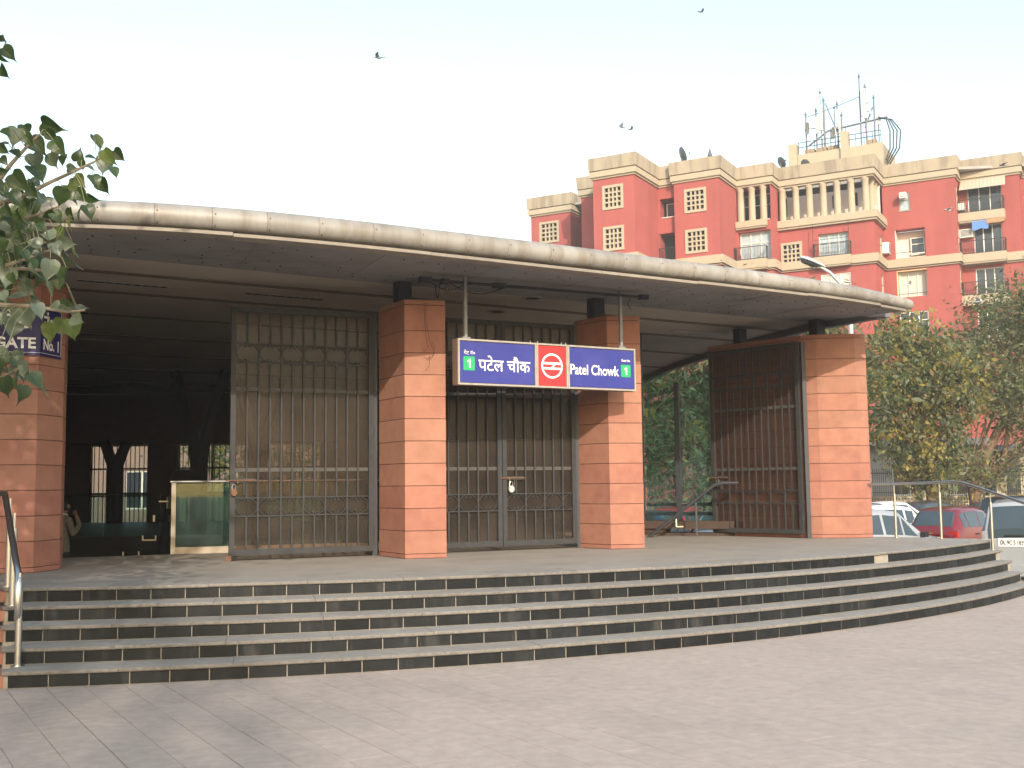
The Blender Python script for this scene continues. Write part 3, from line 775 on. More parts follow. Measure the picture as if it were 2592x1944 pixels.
t = thing('loose_wire', 'thin tangled black wires dangling down the front of the second pillar', 'wire', (-1.2,15.1,4.1))
fu = (Vector((-.92,15.24))-Vector((-1.47,15.09))).normalized(); fnn = Vector((fu.y,-fu.x)); f00 = Vector((-1.47,15.09))+fnn*.012
rw_ = random.Random(9)
for s0,pts in ((.27,[(.0,4.27),(.01,4.0),(.03,3.75),(.05,3.62),(.0,3.55),(-.03,3.60)]),(.31,[(0,4.25),(-.02,4.05),(.04,3.7),(.10,3.55),(.06,3.45),(0,3.43),(.04,3.5)]),(.36,[(.02,3.70),(.06,3.62),(.04,3.5),(-.04,3.45),(-.10,3.48)]),(.33,[(.02,3.48),(.01,3.36),(-.05,3.28)])):
    mb = MB(); mb.tube([(*(f00+fu*(s0+a_)),z) for a_,z in pts], .002, 5); mb.build('wire', BLACK, t)
# gate number plate wrapped round the first pillar
f0 = Vector((-5.75,13.36)); lf = (Vector((-6.55,13.08))-f0).normalized(); rf = (Vector((-5.66,13.91))-f0).normalized()
ln = Vector((-lf.y,lf.x)); rn = Vector((rf.y,-rf.x))
if ln.dot(Vector((0,-1))) < 0: ln = -ln
plate = thing('gate_number_sign', 'dark blue gate number plate bent round the leftmost pillar behind leaves', 'sign', (f0.x,f0.y,3.34))
PLM = mat('plate_navy', (.025,.018,.10), .4, .1, 4)
z0, z1 = 3.34, 3.97; c0 = f0+ln*.02+rn*.02
mb = MB(); mb.wall(c0, f0+lf*.72+ln*.02, .012, z0, z1); mb.build('left_panel', PLM, plate)
mb = MB(); mb.wall(c0+rf*.006, f0+rf*.44+rn*.02, .012, z0, z1); mb.build('right_panel', PLM, plate)
mb = MB()
for z in (z0+.035,z1-.04): 
    mb.rod((*(c0+ln*.006),z),(*(f0+lf*.70+ln*.026),z),.010,.004); mb.rod((*(c0+rn*.006),z),(*(f0+rf*.425+rn*.026),z),.010,.004)
mb.rod((*(f0+rf*.425+rn*.026),z0+.035),(*(f0+rf*.425+rn*.026),z1-.04),.004,.010)
mb.build('border_line', LETTER, plate)
for body,x0,x1,z,hh,bold in (('गेट',.07,.46,.335,.19,.006),('GATE',.035,.50,.09,.13,.006)):
    o3 = f0+lf*x1+ln*.037; text_part(body, .2, LETTER, frame_matrix((o3.x,o3.y,z0+z), -Vector((*lf,0))), plate, 'lettering', bold, width=x1-x0, height=hh*(1.25 if body[0] > 'z' else 1))
for body,x0,x1,z,hh,bold in (('नं०',.03,.24,.325,.19,.004),('No. 1',.035,.365,.085,.13,.005)):
    o3 = f0+rf*x0+rn*.034; text_part(body, .2, LETTER, frame_matrix((o3.x,o3.y,z0+z), Vector((*rf,0))), plate, 'lettering', bold, width=x1-x0, height=hh*(1.2 if body[0] > 'z' else 1))
o3 = f0+lf*.14+ln*.0282; mb = MB(); mb.obox((o3.x,o3.y,z0+.53),(*lf,0),(*ln,0),(0,0,1),.12,.002,.05); mb.build('logo_block', SIGNRED, plate)

# ================================================================== RAILINGS
def railing(label, posts, rails, r=.024):
    t = thing('stair_railing', label, 'railing', posts[0][0], 0, 'stainless stair railings')
    for b,tp in posts:
        mb = MB(); mb.tube([b,(b[0],b[1],tp-.16)], r*.98, 10); mb.build('post', STEEL, t, smooth=True)
        mb = MB(); mb.tube([(b[0],b[1],tp-.17),(b[0],b[1],tp-.01)], r*.42, 8); mb.build('pin', STEEL, t, smooth=True)
        mb = MB(); mb.cyl(b, r*2.0, b[2], b[2]+.008, 14); mb.build('base_disc', STEEL, t)
    for pts in rails:
        mb = MB(); mb.tube(pts, r, 12); mb.build('handrail', STEEL, t, smooth=True)
railing('stainless handrail with posts from the rightmost pillar down the right end of the steps',
    [((6.53,19.06,.73),1.64),((7.15,18.66,.73),1.66),((7.66,17.87,.584),1.50)],
    [[(6.15,19.3,1.64),(6.53,19.06,1.645),(7.28,18.55,1.67),(7.40,18.35,1.66),(7.66,17.87,1.51),(8.15,16.75,1.18),(8.4,16.1,.98)]])
railing('stainless handrail on the left end of the steps with a bent lower end',
    [((-4.44,10.05,.146),.98),((-4.93,11.0,.584),1.50),((-5.18,11.45,.73),1.64)],
    [[(-5.75,11.9,1.66),(-5.12,11.18,1.68),(-5.06,11.06,1.675),(-4.55,10.22,1.03),(-4.47,10.08,.96),(-4.44,10.02,.88),(-4.44,10.02,.62),(-4.455,10.05,.56)]], .03)
# sloping dark handrail by the ledge
t = thing('stair_handrail', 'dark sloping handrail in front of the sandstone ledge by the folded gate', 'handrail', (2.6,20.2,PZ))
mb = MB(); mb.tube([(2.42,20.35,.70),(3.62,20.05,1.66),(3.75,20.02,1.70),(4.05,19.98,1.70)], .03, 10); mb.build('handrail', DARKM, t, smooth=True)
mb = MB(); mb.rod((2.95,20.22,1.06),(2.95,20.22,.92),.02); mb.rod((2.95,20.22,.92),(3.08,20.25,.92),.02); mb.build('bracket', STEEL, t)
mb = MB(); mb.rod((3.3,20.13,1.36),(3.3,20.13,.75),.03); mb.build('post', DARKM, t)
# glass balustrade round the stair well
t = thing('glass_balustrade', 'glass balustrade with pale stone post and steel top rail behind the open gate leaf', 'balustrade', (-5.16,16.86,PZ))
a, b = Vector((-5.16,16.88)), Vector((-1.7,17.85)); d = (b-a).normalized()
CREAM = mat('pale_kerb_stone', (.42,.36,.28), .7, .1, 6)
mb = MB(); mb.wall(a-d*.03,a+d*.035,.07,PZ,1.80); mb.build('post', CREAM, t)
mb = MB(); mb.wall(a+d*.036,b,.09,PZ,.83); mb.build('kerb', CREAM, t)
mb = MB(); mb.tube([(*(a-d*.05),1.815),(*b,1.815)], .018, 8); mb.build('top_rail', STEEL, t, smooth=True)
GG = glass_mat('green_glass', (.55,.78,.68), .10, (.12,.2,.17))
for k in range(3):
    mb = MB(); mb.wall(a+d*(.04+k*1.15), a+d*(1.17+k*1.15), .012, .83, 1.79); mb.build('glass_pane', GG, t)
# sloping glass side of the stairs, with clamps
t = thing('stair_glass', 'sloping dark glass side panel of the concourse stairs with steel clamps', 'balustrade', (-5.3,17,PZ))
mb = MB(); P = [(-5.26,16.95,1.72),(-5.26,16.95,PZ-.3),(-6.3,19.6,-1.2),(-6.3,19.6,.35)]
mb.add(P+[(x+.012,y,z) for x,y,z in P], [(0,1,2,3),(7,6,5,4),(0,4,5,1),(1,5,6,2),(2,6,7,3),(3,7,4,0)]); mb.build('glass_pane', glass_mat('dark_glass', (.30,.36,.33), .05, (.05,.06,.05)), t)
for (x,y,z,w,h) in ((-5.33,17.2,1.50,.05,.18),(-5.40,17.2,1.52,.16,.02),(-5.33,17.2,1.26,.03,.10),(-5.55,17.2,1.26,.03,.10),(-5.62,17.2,.93,.22,.02),(-5.72,17.2,.965,.02,.07),(-5.52,17.2,.965,.02,.07),(-5.86,16.75,.75,.02,.06),(-5.66,16.85,.75,.02,.06)):
    mb = MB(); mb.box(x-w/2,x+w/2,y-.02,y+.0,z-h/2,z+h/2); mb.build('clamp', mat('polished_brass_steel', (.75,.68,.5), .3, .05, metal=1), t)
# far barrier glass on the other side of the stair well
t = thing('far_barrier', 'low dark glass barrier on the far side of the stair well', 'barrier', (-9,23.6,PZ))
for k in range(7):
    mb = MB(); mb.box(-13.5+k*1.2,-13.5+k*1.2+1.18,23.64,23.66,PZ-.2,1.60); mb.build('glass_pane', glass_mat('barrier_glass', (.72,.82,.78), .03, (.05,.075,.065)), t)
mb = MB(); mb.box(-13.6,-5.1,23.62,23.68,1.60,1.62); mb.build('top_rail', DARKM, t)
mb = MB(); mb.box(-7.66,-7.0,24.9,24.96,1.55,2.15); mb.box(-7.35,-7.31,24.92,24.95,PZ,1.55); 
t2 = tag(mb.build('ticket_screen', BLACK), 'black flat screen on a stand seen inside the hall', 'screen')

# ================================================================== CEILING LIGHTS
def strip_light(label, c, ln_, lit=False):
    t = thing('strip_light', label, 'ceiling light', (c[0],c[1],CZ), atan2(bd.y,bd.x), 'recessed strip lights in the hall ceiling')
    mb = MB(); w = .16
    for q in ((-ln_/2,ln_/2,-w/2,-w/2+.015),(-ln_/2,ln_/2,w/2-.015,w/2),(-ln_/2,-ln_/2+.015,-w/2+.015,w/2-.015),(ln_/2-.015,ln_/2,-w/2+.015,w/2-.015)): mb.box(q[0],q[1],q[2],q[3],-.012,-.001)
    mb.build('trim', ALU, t, local=True)
    mb = MB(); mb.box(-ln_/2+.016,ln_/2-.016,-w/2+.016,w/2-.016,-.005,-.001); mb.build('diffuser', BLACK if not lit else mat('bright_reflector', (.7,.7,.68), .4), t, local=True)
    mb = MB(); n = int(ln_/.12)
    for i in range(1,n): x = -ln_/2+ln_*i/n; mb.box(x-.006,x+.006,-w/2+.016,w/2-.016,-.011,-.0051)
    mb.build('louvre', WHITE if lit else mat('louvre_grey', (.2,.19,.18), .4, metal=.5), t, local=True)
for lb,c,l,lit in (('recessed strip light nearest the leftmost pillar',(-5.5,15.5),1.25,False),('recessed strip light above the open gate leaf',(-3.45,16.7),1.25,False),('recessed strip light with bright reflector in the ceiling by the right eave',(3.65,21.3),1.3,True),('strip light with bright louvres in the second ceiling bay beside the leftmost pillar',(-8.2,21.2),1.2,True),('strip light with bright louvres in the third ceiling bay beside the leftmost pillar',(-10.5,26.5),1.2,True),('strip light with bright louvres deepest in the dark ceiling beside the leftmost pillar',(-12.3,30.5),1.2,True)):
    strip_light(lb, c, l, lit)
for lb,c in (('round recessed downlight near the cable tray above the station sign',(.33,17.1)),('round recessed downlight behind the station sign further into the ceiling',(-.24,18.4))):
    t = thing('downlight', lb, 'ceiling light', (c[0],c[1],CZ), 0, 'round downlights above the double gate')
    mb = MB(); n = 24
    vs = [(r*cos(2*pi*i/n), r*sin(2*pi*i/n), z) for r,z in ((.17,-.001),(.165,-.014),(.12,-.014),(.12,-.002)) for i in range(n)]
    mb.add(vs, [(k*n+i,k*n+(i+1)%n,(k+1)*n+(i+1)%n,(k+1)*n+i) for k in range(3) for i in range(n)]); mb.build('trim_ring', mat('downlight_ring', (.30,.26,.23), .5), t, local=True)
    mb = MB(); mb.cyl((0,0),.118,-.004,-.001,20); mb.build('lamp_face', BLACK, t, local=True)

# ================================================================== PERSON
def skin_mesh(name, verts, edges, radii, sub=2):
    me = bpy.data.meshes.new(name); me.from_pydata(verts, edges, [])
    o = bpy.data.objects.new(name, me); COL.objects.link(o)
    md = o.modifiers.new('skin','SKIN'); md.use_smooth_shade = True
    for i,r in enumerate(radii):
        r = r if isinstance(r,tuple) else (r,r)
        me.skin_vertices[0].data[i].radius = r
    me.skin_vertices[0].data[0].use_root = True
    sd = o.modifiers.new('sub','SUBSURF'); sd.levels = sub; sd.render_levels = sub
    dg = bpy.context.evaluated_depsgraph_get(); out = bpy.data.meshes.new_from_object(o.evaluated_get(dg))
    bpy.data.objects.remove(o); bpy.data.meshes.remove(me)
    return out
person = thing('person', 'man in a beige patterned jumper and dark trousers holding a hand to his face inside', 'person', (-7.40,18.25,-.16), radians(-35))
V_ = [(0,0,.92),(0,0,1.06),(0,.0,1.22),(0,.01,1.36),(0,.015,1.45),(0,.03,1.53),(0,.045,1.62),(0,.04,1.70),   # 0-7 pelvis..crown
      (.10,0,.88),(.105,.02,.50),(.105,-.01,.10),(.11,.09,.03),(-.10,0,.88),(-.105,.0,.50),(-.105,-.04,.10),(-.11,.06,.03), # legs 8-15
      (.17,.01,1.38),(.27,.03,1.14),(.15,.22,1.30),(.09,.19,1.47),          # right arm to chin 16-19
      (-.17,.01,1.38),(-.23,.02,1.12),(-.17,.18,.98),(-.14,.22,.95)]        # left arm 20-23
E_ = [(0,1),(1,2),(2,3),(3,4),(4,5),(5,6),(6,7),(0,8),(8,9),(9,10),(10,11),(0,12),(12,13),(13,14),(14,15),(3,16),(16,17),(17,18),(18,19),(3,20),(20,21),(21,22),(22,23)]
R_ = [(.15,.11),(.14,.105),(.155,.11),(.15,.10),.06,.065,.09,.05,.085,.06,.045,.035,.085,.06,.045,.035,.068,.05,.042,.03,.068,.05,.042,.03]
bme = skin_mesh('body', V_, E_, R_)
KNIT = mat('beige_knit', (.20,.175,.14), .95, .35, 45, .5, 120); TROU = mat('dark_trousers', (.05,.045,.045), .9, .1); SKIN = mat('brown_skin', (.28,.15,.10), .6, .05); HAIR = mat('black_hair', (.012,.01,.01), .6, .2, 60)
for mt in (KNIT, TROU, SKIN): bme.materials.append(mt)
for p in bme.polygons:
    c = p.center; p.use_smooth = True
    if c.z > 1.475 or (c - Vector((.09,.19,1.47))).length < .09: p.material_index = 2
    elif c.z < .86: p.material_index = 1
link('body', bme, None, person)
mb = MB(); mb.lathe((0,.035,1.60), [(.0,.125),(.05,.115),(.085,.085),(.098,.04),(.098,.0),(.092,-.035),(.075,-.06)], 16)
hm = mb.mesh('hair', HAIR, smooth=True)
for v in hm.vertices:
    if v.co.y > .09: v.co.z = max(v.co.z, 1.645)
link('hair', hm, None, person)
mb = MB(); mb.tube([(.066*cos(a), .02+.062*sin(a), 1.475-.012*sin(a)) for a in np.linspace(0,2*pi,16,endpoint=False)], .014, 6, closed=True); mb.build('collar', WHITE, person, local=True, smooth=True)
# face: nose, ears, eyes, mouth
mb = MB(); mb.lathe((0,.135,1.60), [(.0,-.02),(.014,-.018),(.012,.0),(.004,.03),(0,.035)], 8); mb.build('nose', SKIN, person, local=True, smooth=True)
for s_ in (-1,1):
    mb = MB(); mb.obox((s_*.093,.045,1.605),(1,0,0),(0,1,0),(0,0,1),.016,.035,.06); mb.build('ear', SKIN, person, local=True)
    mb = MB(); mb.lathe((s_*.033,.125,1.63), [(0,-.008),(.01,-.004),(.01,.004),(0,.008)], 8); mb.build('eye', BLACK, person, local=True)
for k in range(4):
    mb = MB(); x = .075+.016*k-.02; mb.tube([(x,.195,1.47),(x-.005,.20,1.51),(x-.012,.185,1.545-.004*abs(k-1.5))], .0085, 6); mb.build('finger', SKIN, person, local=True, smooth=True)
mb = MB(); mb.tube([(.055,.18,1.46),(.035,.185,1.49),(.03,.175,1.515)], .009, 6); mb.build('thumb', SKIN, person, local=True, smooth=True)
# ================================================================== APARTMENT BUILDING
RED = mat('red_plaster', (.34,.092,.082), .9, .08, .6, .1, 8, col2=(.27,.073,.066), sscale=.5, samt=.6, streak=True, spec=.1)
CRM = mat('cream_plaster', (.36,.305,.225), .9, .07, .8, .1, 8, col2=(.20,.165,.125), sscale=1.3, samt=.75, sthr=(.44,.66), streak=True, spec=.1)
CRM2 = mat('cream_trim', (.39,.33,.24), .9, .05, 1, spec=.1)
PINKW = mat('pale_reveal', (.62,.52,.46), .9, .05)
DGL = mat('dark_window_glass', (.035,.04,.05), .08, .1, spec=.6)
CURT = mat('pale_curtain', (.50,.47,.42), .8, .12, 3)
WFR = mat('white_window_frame', (.68,.64,.56), .6, .05)
RAILB = mat('black_railing', (.03,.028,.028), .5, .1)
BO = Vector((8.9,76.3,0)); BA = radians(-29.3)
bld = thing('apartment_building', 'red apartment block with cream cornices, pierced windows and rooftop colonnade', 'building', BO, BA)
FP = [(-12.5,7.6),(-8.9,7.6),(-8.9,11.5),(-6.3,11.5),(-6.3,4.2),(-3.45,4.2),(-3.45,.25),(-.25,.25),(-.25,4.75),(1.2,4.75),(1.2,4.25),(4.6,4.25),(4.6,8.0),(7.3,8.0),(7.3,9.75),(14.2,9.75),(14.2,13.2),(19.3,13.2),(19.3,14.9),(23.4,14.9),(23.4,16.2),(36,16.2),(36,32),(-12.5,32)]
ZT, ZB = 23.62, -.6
JZ = [(21.3,22.95),(18.3,19.95),(15.3,16.95)]
H_ = {  # holes per segment index: (s0,s1,z0,z1,depth)
 0: [(.85,2.5,*z,.35) for z in JZ],
 6: [(.8,2.3,*z,.35) for z in JZ],
 8: [(.12,1.33,21.3,22.7,.9),(.05,1.4,17.98,20.1,1.1),(.05,1.4,15.0,17.1,1.1)],
 10: [(.85,2.4,*z,.35) for z in JZ],
 12: [(.05,2.65,20.98,23.5,1.3),(.15,2.6,17.98,20.2,.45),(.15,2.6,14.6,16.9,.45)],
 14: [(.2,1.65,17.75,19.35,.35),(2.9,5.05,17.97,19.75,.35),(3.0,5.15,15.0,16.75,.2)],
 15: [(2.0,2.8,17.98,19.6,.2),(2.0,2.8,14.9,16.7,.2)],
 16: [(1.2,1.95,21.55,22.85,.15),(.8,2.9,17.98,20.15,.95),(.8,2.9,15.1,17.1,.6),(.9,2.9,12.3,14.0,.2)],
 17: [(.4,1.1,21.3,23.1,.15),(.4,1.1,18.2,20.0,.15),(.4,1.1,15.2,16.9,.15)],
 19: [],
}
H_[18] = [(.6,2.9,21.05,23.15,.25),(.9,2.8,18.0,20.2,.25),(.9,2.8,15.0,17.0,.25),(.9,2.8,12.0,14.0,.25)]
H_[20] = [(2.5,4.0,21.4,23.0,.2),(2.5,4.0,18.3,20.0,.2),(6,7.5,21.4,23.0,.2),(6,7.5,18.3,20,.2)]
mb = MB(); n = len(FP)
for i in range(n):
    a, b = FP[i], FP[(i+1)%n]
    zt = 20.36 if i in (14,15) else ZT
    hs = H_.get(i, [])
    wall_holes(mb, a, b, ZB, zt, hs, .2)
wallo = mb.build('red_wall', RED, bld, local=True, recalc=False)
def seg_frame(i):
    a, b = Vector(FP[i]), Vector(FP[(i+1)%n]); u = (b-a).normalized(); return a, u, Vector((u.y,-u.x))
def pt3(i, s, z, out=0.0):
    a, u, nn = seg_frame(i); p = a+u*s+nn*out; return (p.x,p.y,z)
def bar_on(mb, i, s0, s1, z0, z1, o0, o1):
    a, u, nn = seg_frame(i); c = a+u*(s0+s1)/2+nn*(o0+o1)/2
    mb.obox((c.x,c.y,(z0+z1)/2),(*u,0),(*nn,0),(0,0,1),abs(s1-s0),abs(o1-o0),abs(z1-z0))
def part(name, mt, fn, par=None):
    mb = MB(); fn(mb); return mb.build(name, mt, par or bld, local=True)
def jali(i, s0, s1, z0, z1, nx=4, nz=4):
    def fn(mb):
        w, h = s1-s0, z1-z0; fr = .13
        bar_on(mb,i,s0-.06,s1+.06,z0-.06,z0+fr,-.12,.07); bar_on(mb,i,s0-.06,s1+.06,z1-fr,z1+.06,-.12,.07)
        bar_on(mb,i,s0-.06,s0+fr,z0+fr,z1-fr,-.12,.07); bar_on(mb,i,s1-fr,s1+.06,z0+fr,z1-fr,-.12,.07)
        W_, Hh = w-2*fr, h-2*fr; t = .11
        for k in range(1,nx):
            c = s0+fr+W_*k/nx; bar_on(mb,i,c-t/2,c+t/2,z0+fr,z1-fr,-.12,.03)
        for k in range(1,nz):
            c = z0+fr+Hh*k/nz; bar_on(mb,i,s0+fr,s1-fr,c-t/2,c+t/2,-.118,.028)
    j = part('pierced_window', CRM2, fn)
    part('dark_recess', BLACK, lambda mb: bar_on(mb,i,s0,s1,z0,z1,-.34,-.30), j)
def window(i, s0, s1, z0, z1, dep, cols=2, rows=2, glass=DGL, frame=WFR, sill=True, bars=False):
    def fn(mb):
        t = .07
        bar_on(mb,i,s0,s1,z0,z0+t,-dep,-dep+.06); bar_on(mb,i,s0,s1,z1-t,z1,-dep,-dep+.06)
        for k in range(cols+1):
            c = s0+t/2+(s1-s0-t)*k/cols; bar_on(mb,i,c-t/2,c+t/2,z0+t,z1-t,-dep,-dep+.06)
        for k in range(1,rows):
            c = z0+(z1-z0)*(.62 if rows == 2 else k/rows); bar_on(mb,i,s0+t,s1-t,c-.03,c+.03,-dep+.001,-dep+.058)
        if sill: bar_on(mb,i,s0-.06,s1+.06,z0-.06,z0,-.1,.06)
    w = part('window', frame, fn)
    part('pane', glass, lambda mb: bar_on(mb,i,s0,s1,z0,z1,-dep-.04,-dep-.002), w)
    return w
def balcony_rail(i, s0, s1, z0, h, out, bulge=.0, step=.11):
    def fn(mb):
        for z in (z0+.04,z0+h): bar_on(mb,i,s0,s1,z-.025,z+.025,out-.05,out)
        for z in (z0+.04,z0+h):
            for s in (s0,s1): bar_on(mb,i,s-.025,s+.025,z-.024,z+.024,0,out-.05)
        k = 0; s = s0
        while s <= s1+1e-6:
            pts = [pt3(i,s,z0+.04,out-.025),pt3(i,s,z0+h*.35,out-.025+bulge),pt3(i,s,z0+h*.7,out-.02),pt3(i,s,z0+h,out-.025)]
            for p,q in zip(pts,pts[1:]): mb.rod(p,q,.022)
            s += step
        o = .1
        while o < out-.08:
            for s_ in (s0,s1): mb.rod(pt3(i,s_,z0+.04,o),pt3(i,s_,z0+h,o),.022)
            o += step
    return part('balcony_railing', RAILB, fn)
def slab(i, s0, s1, z0, z1, out):
    sl_ = part('balcony_slab', CRM2, lambda mb: (bar_on(mb,i,s0,s1,z0+.12,z1,-.05,out), bar_on(mb,i,s0+.06,s1-.06,z0+.05,z0+.12,-.05,out-.07), bar_on(mb,i,s0+.03,s1-.03,z0,z0+.05,-.05,out-.03)))
for i in (0,6,10):
    for h in H_[i]: jali(i,*h[:4])
jali(14,*H_[14][0][:4])
# bands and cornice: rings built from offset outlines
def ring(mb, d, z0, z1, inn=.35, flare=0.0):
    o0, o1, q = inset(FP,-d), inset(FP,-d-flare), inset(FP,inn); m_ = len(FP)
    for i in range(m_-2):
        if i == m_-1: continue
        j = (i+1)%m_
        A, B, C, D = (*o0[i],z0),(*o0[j],z0),(*o1[j],z1),(*o1[i],z1); E, F_, G, Hh = (*q[i],z0),(*q[j],z0),(*q[j],z1),(*q[i],z1)
        mb.add([A,B,C,D,E,F_,G,Hh], [(0,1,2,3),(3,2,6,7),(1,0,4,5),(7,6,5,4)])
for nm,mt,lst in (('cornice_trim',CRM2,[(.10,23.56,23.66),(.20,23.70,24.10)]),('parapet',CRM,[(.24,24.17,25.1)])):
    for d,z0,z1 in lst:
        mb = MB(); ring(mb,d,z0,z1,.35,.05 if nm == 'parapet' else 0); mb.build(nm, mt, bld, local=True, recalc=False)
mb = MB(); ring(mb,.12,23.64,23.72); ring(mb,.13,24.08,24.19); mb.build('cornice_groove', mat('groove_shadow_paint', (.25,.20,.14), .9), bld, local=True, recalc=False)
mb = MB(); ring(mb,.26,17.32,17.92,.1); mb.build('string_course', CRM2, bld, local=True, recalc=False)
mb = MB(); ring(mb,.14,17.20,17.25,.1); mb.build('string_course', CRM2, bld, local=True, recalc=False)
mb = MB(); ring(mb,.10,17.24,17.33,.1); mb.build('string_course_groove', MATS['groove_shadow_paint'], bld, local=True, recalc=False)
mb = MB(); mb.prism([(-12,8),(-9,8),(-3,8.4),(4.4,8.4),(7.2,13),(14,13.4),(19,13.5),(23,15.2),(35.7,16.5),(35.7,31.7),(-12,31.7)], 24.2, 24.4); mb.build('flat_roof', CONC, bld, local=True)
mb = MB(); mb.prism([(-12.1,11),(-6,11),(-3.2,4.6),(-3.2,.6),(-.5,.6),(-.5,5),(4.4,4.6),(4.4,8.1),(7,8.3),(7,30),(-12.1,30)], 23.7, 24.1); mb.build('flat_roof', CONC, bld, local=True)
# colonnade bay
mb = MB(); mb.prism([(7.02,9.45),(14.5,9.45),(14.5,13.25),(7.02,13.25)], 20.52, 21.05); mb.prism([(7.14,9.57),(14.38,9.57),(14.38,13.25),(7.14,13.25)], 20.44, 20.52); mb.prism([(7.08,9.51),(14.44,9.51),(14.44,13.25),(7.08,13.25)], 20.36, 20.44)
mb.build('balcony_slab', CRM2, bld, local=True)
mb = MB(); mb.prism([(4.66,7.68),(7.0,7.68),(7.0,9.3),(4.66,9.3)], 20.5, 20.97); mb.prism([(4.66,7.76),(6.94,7.76),(6.94,9.3),(4.66,9.3)], 20.38, 20.5); mb.build('balcony_slab', CRM2, bld, local=True)
def column(x, y, z0):
    mb = MB(); mb.lathe((x,y,0), [(.30,z0),(.30,z0+.08),(.255,z0+.12),(.25,z0+1.3),(.235,23.30),(.29,23.38),(.29,23.57)], 18); mb.build('column', CRM2, bld, local=True, smooth=True)
for k in range(7): column(7.62+1.008*k, 9.93, 21.05)
for k in range(1,4): column(13.85, 9.93+.98*k, 21.05)
for k in range(3): column(4.95+.86*k, 8.2, 20.97)
mb = MB(); wall_holes(mb, (7.3,12.4),(14.2,12.4), 21.05, 23.5, [(3.4,4.0,22.2,23.2),(4.7,5.3,22.2,23.2)], .2); mb.build('terrace_wall', PINKW, bld, local=True, recalc=False)
mb = MB(); mb.box(7.35,14.15,11.2,11.3,21.05,21.75); mb.build('terrace_parapet', PINKW, bld, local=True)
for s in (10.7,11.9): part('pane', DGL, lambda mb: mb.box(s-.35,s+.45,12.55,12.6,22.0,23.3))
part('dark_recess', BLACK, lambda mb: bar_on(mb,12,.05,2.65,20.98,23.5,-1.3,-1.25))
window(12,.3,2.5,21.0,23.2,1.2,3,2)
# openings
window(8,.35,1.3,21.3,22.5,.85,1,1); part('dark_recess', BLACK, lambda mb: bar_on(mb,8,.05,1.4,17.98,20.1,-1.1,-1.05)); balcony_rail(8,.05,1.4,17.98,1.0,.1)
window(12,.2,2.55,17.98,20.2,.42,3,2,mat('pale_glass',(.35,.42,.45),.15,.2,2),WFR,False); slab(12,-.02,2.4,17.2,17.97,.75); balcony_rail(12,.02,2.36,17.97,.95,.72,.1)
window(14,2.9,5.05,17.97,19.75,.3,3,2,MATS['pale_glass'],WFR,False); slab(14,2.6,5.3,17.2,17.97,.6); balcony_rail(14,2.64,5.26,17.97,.95,.57,.1)
part('hanger_rod', RAILB, lambda mb: [mb.rod(pt3(14,s,18.9,.5),pt3(14,s,20.4,.5),.03) for s in (2.64,5.2)])
part('curtain_rail', RAILB, lambda mb: mb.rod(pt3(14,2.7,19.25,.45),pt3(14,5.2,19.25,.45),.03))
window(14,3.0,5.15,15.0,16.75,.12,3,2,CURT,WHITE)
for z in ((17.98,19.6),(14.9,16.7)): window(15,2.0,2.8,*z,.1,1,2,CURT,CRM2)
window(16,1.2,1.95,21.55,22.85,.1,1,2,MATS['pale_glass'],mat('grey_frame',(.3,.28,.25),.7))
part('reveal', PINKW, lambda mb: (bar_on(mb,16,.805,2.895,17.99,18.03,-.94,-.002), bar_on(mb,16,.805,.84,18.03,20.13,-.94,-.002), bar_on(mb,16,.84,2.895,18.03,20.13,-.949,-.93)))
window(16,1.75,2.75,18.3,19.6,.80,1,2); part('niche_rail', RAILB, lambda mb: mb.rod(pt3(16,.85,18.45,-.08),pt3(16,2.85,18.45,-.08),.04))
part('reveal', mat('yellow_cream',(.62,.48,.26),.9,.05), lambda mb: (bar_on(mb,16,.805,.86,15.12,17.08,-.59,-.002), bar_on(mb,16,.86,2.895,17.03,17.09,-.59,-.002)))
window(16,.9,2.85,15.14,17.0,.5,3,1,CURT,WFR,False); part('niche_rail', RAILB, lambda mb: mb.rod(pt3(16,.85,15.35,-.08),pt3(16,2.85,15.35,-.08),.04))
window(16,.9,2.9,12.3,14.0,.12,3,2,DGL,WHITE)
for z in ((21.3,23.1),(18.2,20.0),(15.2,16.9)): window(17,.4,1.1,*z,.08,1,2,CURT,CRM2)
for k,(zb,zt) in enumerate(((21.05,23.15),(18.0,20.2),(15.0,17.0),(12.0,14.0))):
    s0, s1 = H_[18][k][:2]
    window(18,s0,s1,zb,zt,.2,3,1,DGL,WHITE,False); slab(18,.0,3.1,zb-.75,zb-.02,.8); balcony_rail(18,.04,3.06,zb-.02,.95,.77)
for s in (2.5,6):
    for z in ((21.4,23.0),(18.3,20)): window(20,s,s+1.5,*z,.12,2,2,CURT)
# awning over the top right balcony
aw = MB(); P = [pt3(18,.2,23.62,.05),pt3(18,3.2,23.62,.05),pt3(18,3.25,22.72,.95),pt3(18,.15,22.72,.95)]
AWN = mat('striped_awning',(.45,.36,.30),.9,.1)
t = thing('awning', 'striped awning over the top right balcony of the red apartment block', 'awning', BO, BA)
for k in range(24):
    f0, f1 = k/24, (k+1)/24; q = [Vector(P[0]).lerp(Vector(P[1]),f) for f in (f0,f1)]+[Vector(P[3]).lerp(Vector(P[2]),f) for f in (f1,f0)]
    mb = MB(); mb.add([tuple(p) for p in q]+[(p.x,p.y,p.z-.02) for p in q], [(0,1,2,3),(7,6,5,4),(0,4,5,1),(1,5,6,2),(2,6,7,3),(3,7,4,0)])
    mb.build('fabric_stripe', AWN if k%2 else CRM2, t, local=True)
